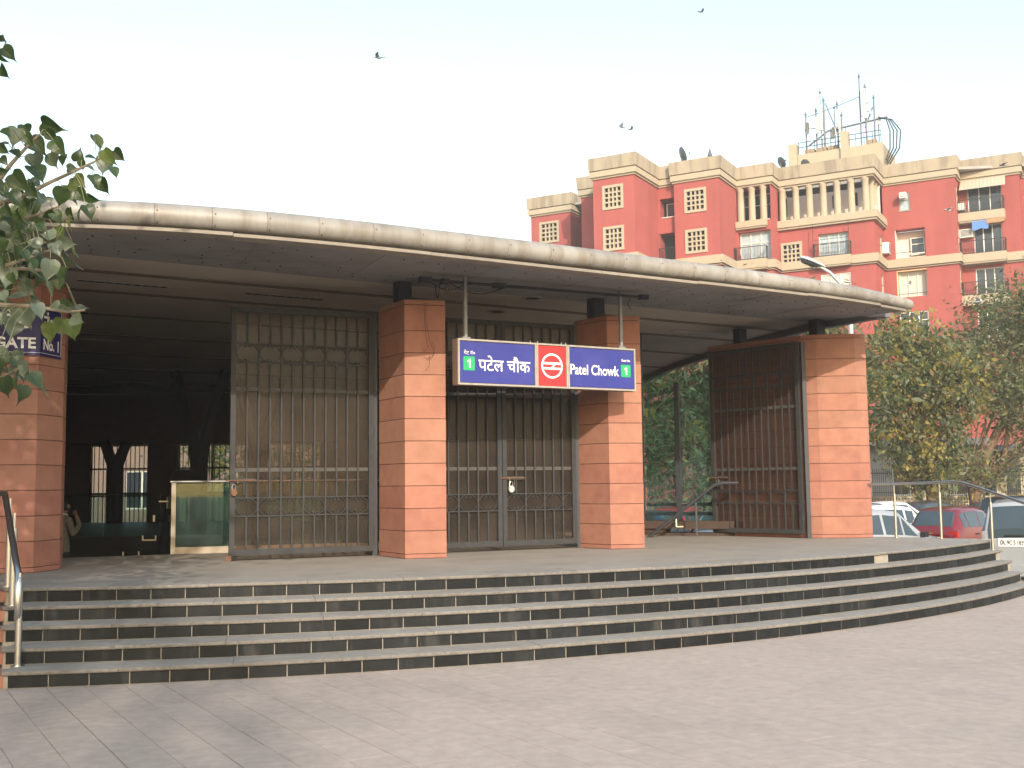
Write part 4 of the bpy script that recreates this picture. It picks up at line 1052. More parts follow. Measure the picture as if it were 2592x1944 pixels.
# air conditioners
def ac(label, i=None, s=0, z=0, out=.0, pos=None, w=.75, h=.5):
    if pos is None:
        a, u, nn = seg_frame(i); p = a+u*s+nn*out; ang = atan2(u.y,u.x)
    else: p = Vector(pos); ang = 0
    M = Matrix.Rotation(BA,4,'Z'); wp = M@Vector((p.x,p.y,0))+BO
    t = thing('air_conditioner', label, 'air conditioner', (wp.x,wp.y,z), BA+ang, 'air conditioners on the apartment block')
    mb = MB(); mb.box(-w/2,w/2,-.45,0,0,h); mb.build('casing', WHITE, t, local=True)
    mb = MB(); mb.box(-w/2+.06,w/2-.06,-.462,-.451,.06,h-.06); mb.build('grille', mat('ac_dark',(.06,.06,.06),.6), t, local=True)
    mb = MB(); 
    for k in range(5): mb.box(-w/2+.06,w/2-.06,-.475,-.4621,.09+k*(h-.16)/5,.115+k*(h-.16)/5)
    mb.build('slat', WHITE, t, local=True)
ac('white air conditioner beside the narrow window on the colonnade bay side', 15, 3.1, 18.4, 0, w=.7, h=.8)
ac('white air conditioner left of the top balcony with the striped awning', 17, 1.35, 21.3, 0)
ac('white air conditioner under the blue sheet left of the second balcony', 18, .45, 19.3, 0, w=.9, h=.6)
ac('small grey air conditioner in the upper square window of the red wall', 16, 1.57, 22.35, .25, w=.45, h=.42)
ac('white air conditioner at the shaded side of the leftmost tower', 1, 3.3, 18.8, 0, w=.8, h=.7)
ac('left air conditioner on the cream rooftop block', pos=(8.3,17.58), z=25.2, w=.9, h=.6)
ac('middle air conditioner beside the pier of the cream rooftop block', pos=(10.1,17.58), z=26.0, w=.9, h=.6)
ac('right air conditioner on the cream rooftop block', pos=(11.8,17.58), z=26.6, w=.9, h=.6)
# blue sheet and washing on the second balcony
mb = MB(); a = Vector(pt3(18,.9,20.45,.75)); b = Vector(pt3(18,2.0,20.5,.75)); mb.grid([[(a.lerp(b,f)+Vector((0,0,-.75*g+.05*sin(f*9+g*3)))) for f in np.linspace(0,1,8)] for g in np.linspace(0,1,5)])
o = mb.build('blue_sheet', mat('blue_tarp',(.10,.22,.50),.6,.15), None, recalc=False); o.location = BO; o.rotation_euler = (0,0,BA); tag(o, 'blue tarpaulin hung at the second balcony below the awning', 'tarpaulin')
mb = MB(); a = Vector(pt3(18,1.9,20.45,.78)); b = Vector(pt3(18,3.1,20.55,.78)); mb.grid([[(a.lerp(b,f)+Vector((0,0,-.42*g+.03*sin(f*7)))) for f in np.linspace(0,1,8)] for g in np.linspace(0,1,4)])
o = mb.build('brown_sheet', mat('brown_cloth',(.36,.22,.12),.9,.15), None, recalc=False); o.location = BO; o.rotation_euler = (0,0,BA); tag(o, 'brown cloth hung beside the blue tarpaulin on the second balcony', 'cloth')
# rooftop block
rb = MB(); rb.box(6.9,13.6,17.6,23,24.4,28.3); pent = rb.build('rooftop_block', CRM2, bld, local=True)
for x0,x1,z in ((6.2,6.88,29.2),(10.4,11.0,29.6)): part('rooftop_pier', CRM2, lambda mb: mb.box(x0,x1,17.4,18.2,24.4,z), pent)
part('rooftop_pipe', RAILB, lambda mb: [mb.tube([(13.3,18+.1*k,30.45),(13.9+.12*k,18+.1*k,30.2),(14.15+.25*k,18+.1*k,29.2),(14.1+.22*k,18+.1*k,27.8),(13.75,18+.1*k,26.9-.2*k)],.06,6) for k in range(4)], pent)
for u_ in (7.3,8.3,9.2,12.2): part('tank_kerb', mat('brown_block',(.34,.26,.18),.9,.15), lambda mb: mb.box(u_,u_+.8,18.3,19,28.3,28.85), pent)
part('roof_rail', RAILB, lambda mb: ([mb.rod((6.95,17.7,z),(13.5,17.7,z),.05) for z in (28.9,29.3)], [mb.rod((7.0+.65*k,17.7,28.3),(7.0+.65*k,17.7,29.3),.04) for k in range(11)]), pent)
part('cable_tray', mat('tray_steel',(.25,.25,.27),.5,metal=.5), lambda mb: (mb.rod((7.6,18.6,29.2),(9.2,18.6,30.2),.25,.06), mb.rod((9.2,18.6,30.2),(13.9,18.6,30.55),.3,.08), [mb.rod((u,18.6,28.3),(u,18.6,30.4),.06) for u in (9.4,10.6,11.8,13.2)]), pent)
STEELG = mat('galvanised', (.12,.125,.14), .5, .1, metal=.3); PANEL = mat('antenna_white', (.5,.48,.45), .5, .05)
def mast(label, D_x, y_top, panel=None, dish=False, stay=None, r=.055):
    r *= 1.35
    uu = 7.1+(D_x-1746)/185*6.0; zt = 1.7+(1042-y_top)/2390*88
    M = Matrix.Rotation(BA,4,'Z'); wp = M@Vector((uu,18.5,0))+BO
    t = thing('antenna_mast', label, 'antenna', (wp.x,wp.y,28.3), BA, 'antenna masts on the rooftop block')
    mb = MB(); mb.tube([(0,0,0),(0,0,zt-28.3)], [r,r*.8], 8); mb.box(-.09,.09,-.09,.09,zt-28.6,zt-28.5); mb.build('pole', STEELG, t, local=True)
    if panel:
        z0, z1, dx, w = panel; mb = MB(); mb.obox((dx,-.25,(z0+z1)/2-28.3),(1,0,.02),(0,1,0),(-.04,0,1),w,.16,z1-z0); mb.build('panel', PANEL, t, local=True)
        mb = MB(); mb.rod((dx,-.2,z0+.3-28.3),(0,0,z0+.3-28.3),.05); mb.rod((dx,-.2,z1-.3-28.3),(0,0,z1-.3-28.3),.05); mb.build('bracket', STEELG, t, local=True)
    if dish:
        mb = MB(); c = Vector((-.55,-.4,zt-28.3-1.75)); rows = []
        ax = Vector((-.8,-.6,0)); a_ = Vector((.6,-.8,0)); b_ = Vector((0,0,1))
        for r_,d_ in ((.001,-.1),(.25,-.06),(.5,.05),(.5,.12)): rows.append([tuple(c+ax*d_+(a_*cos(q)+b_*sin(q))*r_) for q in np.linspace(0,2*pi,17)])
        mb.grid(rows); mb.build('drum_dish', PANEL, t, local=True, smooth=True); mb = MB(); mb.rod(c,(0,0,c.z),.07); mb.build('bracket', STEELG, t, local=True)
    if stay:
        mb = MB(); mb.tube([(stay[0],0,stay[1]),(stay[2],0,stay[3])],.06,6); mb.build('stay', STEELG, t, local=True)
mast('leftmost thin antenna mast on the rooftop block', 1757, 217)
mast('antenna mast with a round drum dish second from left on the roof', 1783, 212, dish=True)
mast('antenna mast with a tall cream panel and slanting stay on the roof', 1803, 192, (30.2,32.4,-.2,.26), stay=(.15,4.2,1.1,1.4), r=.07)
mast('antenna mast with a white panel left of the tall cream panel', 1795, 172, (30.0,31.4,-.25,.3), r=.03)
mast('antenna mast with a short white panel in the middle of the roof', 1836, 205, (30.1,31.7,.15,.24))
mast('thin whip antenna in the middle of the rooftop', 1829, 212, r=.03)
mast('short mast with a small grey dish right of the roof centre', 1846, 232, dish=True)
mast('tallest antenna mast with whip tip and wide white panel', 1892, 152, (30.6,33.1,.35,.34), r=.05)
mast('mast with two thin rods right behind the wide white panel', 1905, 178, (30.9,32.2,.4,.12), r=.06)
mast('antenna mast with slanting stays near the right end of the roof', 1925, 205, stay=(-.1,3.2,-.75,1.6))
mast('rightmost antenna mast with a pale slim panel', 1934, 208, (29.9,32.3,.1,.18), r=.03)
mb = MB()
pts = [(7.46,18.5,31.6),(8.3,18.5,31.75),(10.0,18.5,32.1),(11.84,18.5,32.55)]
for p,q_ in zip(pts,pts[1:]): mb.rod(p,q_,.05)
o = mb.build('tie_rod', STEELG); o.location = BO; o.rotation_euler = (0,0,BA); tag(o, 'long thin tie rod joining the antenna masts on the roof', 'tie rod')
def sat_dish(label, u_, v_, z, r=.5, tilt=.5, az=0.0, mt=None):
    M = Matrix.Rotation(BA,4,'Z'); wp = M@Vector((u_,v_,0))+BO
    t = thing('satellite_dish', label, 'satellite dish', (wp.x,wp.y,z), az, 'satellite dishes on the parapet')
    ax = Vector((cos(tilt),0,sin(tilt))); a_ = Vector((0,1,0)); b_ = ax.cross(a_); c = Vector((0,0,r*1.3)); rows = []
    for f in (.001,.35,.7,1.0): rows.append([tuple(c+ax*(.22*r*f*f)+(a_*cos(q)+b_*sin(q))*r*f) for q in np.linspace(0,2*pi,21)])
    mb = MB(); mb.grid(rows); mb.build('reflector', mt or STEELG, t, local=True, smooth=True)
    mb = MB(); mb.tube([(0,0,0),(0,0,r*.7),tuple(c)],.03,6); mb.tube([tuple(c-b_*r*.9),tuple(c+ax*r*1.1)],.018,5); mb.build('support', STEELG, t, local=True)
    mb = MB(); p = c+ax*r*1.1; mb.box(p.x-.05,p.x+.05,p.y-.05,p.y+.05,p.z-.05,p.z+.05); mb.build('feed', STEELG, t, local=True)
sat_dish('grey satellite dish seen edge on above the second bay parapet', 1.6, 4.9, 25.0, .62, .35, radians(10))
sat_dish('small satellite dish on the parapet left of the colonnade', 7.6, 9.9, 25.0, .45, .5, radians(20))
sat_dish('small satellite dish in front of the cream rooftop block', 9.0, 11.5, 25.0, .45, .5, radians(30))
t = thing('roof_vent', 'small pointed grey roof vent on the second bay parapet', 'vent', tuple(Matrix.Rotation(BA,4,'Z')@Vector((3.7,5.2,0))+BO+Vector((0,0,24.9))))
mb = MB(); mb.lathe((0,0,0), [(.12,0),(.12,.5),(.2,.6),(.02,1.2)], 8); mb.build('cowl', STEELG, t, local=True)
mb = MB(); mb.cyl((.45,0),.03,0,.6,6); mb.cyl((-.4,0),.04,0,.45,6); mb.build('pipe', STEELG, t, local=True)
# ================================================================== BACKGROUND THINGS
def box_house(name, label, x0, x1, y0, y1, z1, mt, wins, roofm, group=None, zr=.35):
    t = thing(name, label, 'building', ((x0+x1)/2,(y0+y1)/2,-.55), 0, group)
    mb = MB(); wall_holes(mb,(x0,y0),(x1,y0),-.6,z1,[(a-x0,b-x0,c,d,.15) for a,b,c,d in wins],.15,nrm=(0,-1))
    for p,q_ in (((x1,y0),(x1,y1)),((x1,y1),(x0,y1)),((x0,y1),(x0,y0))): wall_holes(mb,p,q_,-.6,z1,[],.1)
    mb.build('wall', mt, t, recalc=False)
    mb = MB(); mb.box(x0-.5,x1+.5,y0-.7,y1+.4,z1,z1+zr); mb.build('roof', roofm, t)
    for a,b,c,d in wins:
        mb = MB(); tt = .07
        for q_ in ((a,b,c,c+tt),(a,b,d-tt,d),(a,a+tt,c+tt,d-tt),(b-tt,b,c+tt,d-tt),((a+b)/2-.04,(a+b)/2+.04,c+tt,d-tt)): mb.box(q_[0],q_[1],y0+.06,y0+.12,q_[2],q_[3])
        w = mb.build('window', WFR, t); mb = MB(); mb.box(a,b,y0+.13,y0+.14,c,d); mb.build('pane', DGL, w)
    return t
GREYW = mat('grey_plaster',(.30,.28,.25),.9,.12,1); GROOF = mat('grey_sheet_roof',(.36,.35,.34),.7,.1,1)
box_house('low_building','long low grey building with sheet roof behind the boundary wall and trees',13,25.5,60,68,3.6,GREYW,[(15.6,16.9,.9,2.4),(17.6,19.4,.9,2.4),(20.5,22.4,.9,2.4),(23,24.6,.9,2.4)],GROOF)
box_house('low_building','cream low building with flat roof at the right edge behind the boundary wall',26.5,40,58,70,3.2,mat('cream_wall',(.5,.42,.3),.9,.1,1),[(27.3,28.6,.6,2.2),(30,31.4,.6,2.2)],GROOF)
box_house('low_building','pale pink building seen through the barred rear windows of the hall',-34,-8,52,60,4.6,mat('shade_darkened_pink_wall',(.24,.165,.14),.9,.08,1),[(-22,-20,.8,2.6),(-18.2,-16.6,.8,2.6),(-13,-11,.8,2.6)],mat('pale_roof',(.3,.29,.28),.8))  # wall colour darkened to carry the shade missing on its sunlit face
# boundary wall with pierced panels, pillars and railing
bwall = thing('boundary_wall','cream boundary wall of pierced panels, square pillars and black railing behind the cars','wall',(16,52,-.55))
WLM = mat('cream_wall_stone',(.46,.385,.275),.9,.15,2,.1,20,col2=(.24,.2,.16),sscale=1.5,samt=.6)
def jali_panel():
    mb = MB(); L, z0, z1 = 3.0, -.55, .98
    mb.box(0,L,-.08,.08,z0,.18); mb.box(0,L,-.09,.09,.90,z1)
    n = 21
    for i in range(n+1): x = L*i/n; mb.box(max(0,x-.032),min(L,x+.032),-.06,.06,.18,.90)
    for k in range(1,5): z = .18+.72*k/5; mb.box(0,L,-.055,.055,z-.032,z+.032)
    return mb.mesh('pierced_panel', WLM)
jm = jali_panel()
rmb = MB()
for k in range(30):
    x = .05+k*.1; rmb.box(x-.009,x+.009,-.009,.009,.98,2.25)
rmb.box(0,3,-.012,.012,1.15,1.18); rmb.box(0,3,-.012,.012,2.05,2.09); rm = rmb.mesh('railing', RAILB)
pmb = MB(); pmb.box(-.24,.24,-.24,.24,-.55,1.72); pmb.box(-.28,.28,-.28,.28,1.72,1.8); pm_ = pmb.mesh('pillar', WLM)
for k in range(-7,9):
    x = 19.3+3.45*k
    if x > 42: break
    o = link('pillar', pm_, None, bwall); o.location = (x-16, 0, .55)
    o = link('pierced_panel', jm, None, bwall); o.location = (x-16+.24, 0, .55)
    o = link('railing', rm, None, bwall); o.location = (x-16+.24, 0, .55)

# ================================================================== TREES
LG = [leaf_mat('leaf_dark',(.065,.085,.042),.45), leaf_mat('leaf_mid',(.13,.155,.08),.45), leaf_mat('leaf_pale',(.19,.205,.125),.45), leaf_mat('leaf_yellow',(.31,.255,.07),.45), leaf_mat('leaf_brown',(.18,.13,.06),.4)]
BARK = mat('tree_bark',(.17,.105,.065),.95,.3,9,.5,30,col2=(.09,.06,.045),sscale=5,samt=.6)
def leaves_mesh(name, centres, sizes, mids, droop=.35, elong=2.2):
    n = len(centres); rng = np.random.default_rng(n)
    d = rng.normal(size=(n,3)); d[:,2] = d[:,2]*.6-droop; d /= np.linalg.norm(d,axis=1)[:,None]
    s = np.cross(d, rng.normal(size=(n,3))); s /= np.linalg.norm(s,axis=1)[:,None]
    nn = np.cross(d,s)
    L = sizes[:,None]; w = L/elong
    A = centres-d*L*.5; B = centres+s*w*.5+nn*L*.08; Cc = centres+d*L*.5; D = centres-s*w*.5+nn*L*.08
    vs = np.stack([A,B,Cc,D],1).reshape(-1,3)
    me = bpy.data.meshes.new(name)
    me.vertices.add(4*n); me.vertices.foreach_set('co', vs.ravel())
    me.loops.add(4*n); me.loops.foreach_set('vertex_index', np.arange(4*n))
    me.polygons.add(n); me.polygons.foreach_set('loop_start', np.arange(n)*4); me.polygons.foreach_set('loop_total', np.full(n,4))
    for mt in LG: me.materials.append(mt)
    me.polygons.foreach_set('material_index', mids.astype(np.int32)); me.update(); me.validate()
    return me
def crown_points(blobs, n, clump=.35, per=26, seed=1, shell=.55):
    rng = np.random.default_rng(seed); vol = np.array([b[3]*b[4]*b[5] for b in blobs]); vol = vol/vol.sum(); out = []
    nc = max(1,n//per)
    for b,v in zip(blobs, vol):
        k = max(1,int(nc*v)); u = rng.normal(size=(k,3)); u /= np.linalg.norm(u,axis=1)[:,None]
        r = shell+(1-shell)*rng.random(k)**.6; r *= 1+.18*rng.normal(size=k)*.5
        c = np.array(b[:3])+u*r[:,None]*np.array(b[3:6])
        sz = clump*(.6+.8*rng.random(k))
        p = c[:,None,:]+rng.normal(size=(k,per,3))*sz[:,None,None]*np.array([1,1,.75])
        out.append(p.reshape(-1,3))
    return np.concatenate(out)
def tree(label, base, limbs, blobs, n, size, weights, clump=.35, seed=1, droop=.35, elong=2.2, shell=.55, group=None, name='tree', per=26, stuff=False):
    t = thing(name, label, 'tree', base, 0, group)
    mb = MB()
    for pts,rs in limbs: mb.tube([(p[0],p[1],p[2]) for p in pts], rs, 9)
    mb.build('trunk', BARK, t, smooth=True)
    P = crown_points(blobs, n, clump, per, seed, shell); rng = np.random.default_rng(seed+5)
    # each clump keeps one main tone, so that light and dark clumps read
    k = len(P)//per; main = rng.choice(5, size=k, p=np.array(weights)/sum(weights)); mid = np.repeat(main, per); flip = rng.random(len(P)) < .35
    mid[flip] = rng.choice(5, size=flip.sum(), p=np.array(weights)/sum(weights))
    sz = size*np.clip(np.exp(rng.normal(size=len(P))*.42)*.92, .35, 2.0)
    me = leaves_mesh('crown', P-np.array(base), sz, mid, droop, elong)
    o = link('crown', me, None, t)
    tw = MB(); ends = [pts[-1] for pts,_ in limbs]+[pts[len(pts)//2] for pts,_ in limbs]
    for _ in range(len(blobs)*5):
        e = Vector(random.choice(ends)); q_ = Vector(P[rng.integers(len(P))]); mid_ = e.lerp(q_,.5)+Vector((random.uniform(-.3,.3),random.uniform(-.3,.3),random.uniform(0,.4)))
        tw.tube([e,mid_,q_],[.03*size/.14,.018*size/.14,.006],5)
    tag(tw.build('twig', BARK, t), kind='stuff')
    return t
# main tree right of the station: pale bark, several limbs
tree('large grey green tree with forked pale trunk behind the parked cars on the right',(20.6,49.5,-.55),
  [([(20.6,49.5,-.55),(20.55,49.5,.8),(20.4,49.5,2.0)],[.30,.27,.24]),([(20.4,49.5,1.9),(20.0,49.5,3.4),(19.9,49.4,5.4),(19.7,49.3,8.4)],[.14,.12,.1,.05]),
   ([(20.5,49.5,1.5),(21.2,49.4,3.0),(22.0,49.3,4.6),(22.6,49.2,6.5),(23.2,49,9.0)],[.23,.2,.17,.12,.06]),([(20.9,49.5,1.6),(21.9,49.5,2.5),(23.2,49.6,3.6),(24.6,49.6,5.0)],[.15,.13,.1,.05]),([(21.8,49.3,2.6),(22.1,49.3,3.8),(22.0,49.4,4.8)],[.12,.1,.05])],
  [(22.3,49.5,6.9,3.3,2.4,2.3),(25.8,49.8,8.0,3.0,2.6,4.0),(26.4,48.8,11.4,1.6,1.2,1.6),(23.4,49.2,9.4,2.0,1.6,1.3),(21.8,48.5,5.0,1.6,1.0,1.3),(24.2,49.0,4.8,2.8,1.8,2.1),(20.4,49.0,6.6,2.2,1.6,1.9),(21.4,48.6,2.2,1.5,1.0,.9),(19.6,48.6,1.9,1.3,1.0,1.0),(26.3,49.4,4.0,1.9,1.7,1.8),(23.4,48.8,2.6,1.3,1.0,.7)], 42000, .19, [.16,.34,.42,.05,.03], .42, 3, .35, 2.6, .35, 'trees behind the parked cars')
tree('sparse feathery branches with few leaves high up in front of the red building at right',(24.8,47.5,-.55),
  [([(24.8,47.5,-.55),(24.9,47.5,3),(24.6,47.5,6.5),(24.4,47.5,9)],[.2,.17,.12,.06]),([(24.7,47.5,6.5),(22.6,47.5,8.2),(21.0,47.5,9.0)],[.08,.05,.02]),([(24.5,47.5,7.5),(25.5,47.5,10.5),(25.8,47.4,12)],[.1,.06,.02])],
  [(24.9,47.5,10.6,1.3,1.2,1.9),(21.9,47.5,8.9,2.4,1.2,1.0),(25.8,47.5,8.8,1.5,1.3,1.9)], 7500, .17, [.16,.36,.38,.07,.03], .5, 8, .3, 2.6, .3, 'trees behind the parked cars', per=14)
tree('yellowing tree with hanging leaf strands beside the rightmost pillar',(17.5,46.5,-.55),
  [([(17.5,46.5,-.55),(17.4,46.5,2),(17.2,46.4,4.6),(17.1,46.4,7.6)],[.2,.16,.12,.05]),([(17.3,46.5,2.5),(16.4,46.4,4.5),(16.0,46.3,6.5)],[.1,.08,.03]),([(17.3,46.5,2),(18.4,46.4,3.8),(18.8,46.3,6)],[.1,.08,.03])],
  [(16.6,46.5,6.4,1.7,1.5,2.4),(18.3,46.5,5.6,1.7,1.5,2.3),(17.3,46.2,2.6,1.5,1.2,1.5),(16.2,46.6,3.9,1.3,1.1,1.3)], 15500, .19, [.16,.27,.19,.26,.12], .28, 14, 1.1, 1.7, .3, 'trees behind the parked cars', per=22)
tree('dense dark green mango tree seen through the glass screen',(8.0,42,-.55),
  [([(8.0,42,-.55),(7.7,41.8,2),(7.3,41.6,4.4)],[.4,.33,.25]),([(7.4,41.7,3.6),(6.3,41.5,5.4),(5.6,41.4,7.4)],[.2,.16,.08]),([(7.5,41.6,4),(8.8,41.5,6),(9.4,41.6,8)],[.2,.15,.08])],
  [(6.4,41.8,6.6,3.0,2.6,2.9),(10.2,41.8,6.2,3.2,2.6,2.7),(5.6,39.6,2.2,2.2,1.2,1.3),(8.4,39.8,2.0,2.0,1.2,1.2),(7.0,40.6,3.6,3.0,1.5,1.7),(12.6,43,5.2,2.4,2.2,2.0),(5.3,42,3.4,1.8,1.6,1.6)], 22000, .30, [.28,.36,.22,.06,.04], .45, 21, .6, 3.4, .5, 'trees behind the parked cars')
tree('small bushy tree showing its top just above the canopy in front of the red building',(13.6,66,-.55),
  [([(13.6,66,-.55),(13.5,66,5),(13.4,66,10)],[.25,.2,.1]),([(13.5,66,8),(15,66,12),(15.5,66,13.5)],[.1,.06,.03]),([(13.5,66,8),(11.8,66,12),(11.3,66,13.6)],[.1,.06,.03])],
  [(11.4,66,13.0,1.5,1.3,1.2),(14.6,66,13.0,2.4,1.4,1.0),(13,66,11.4,2.6,1.6,1.4)], 3400, .2, [.15,.35,.4,.08,.02], .42, 31, .2, 2.2, .3)
tree('leafy tree outside the barred rear windows of the hall',(-9.2,44,-.55),
  [([(-9.2,44,-.55),(-9.1,44,1.6),(-8.8,44,4)],[.25,.2,.14])],
  [(-9.6,44,3.2,2.6,1.8,2.2),(-6.0,45,3.0,2.4,1.8,2.6),(-13.2,46,3.4,1.6,1.2,1.6)], 7000, .22, [.1,.4,.35,.12,.03], .4, 41, .4, 2.4, .4)

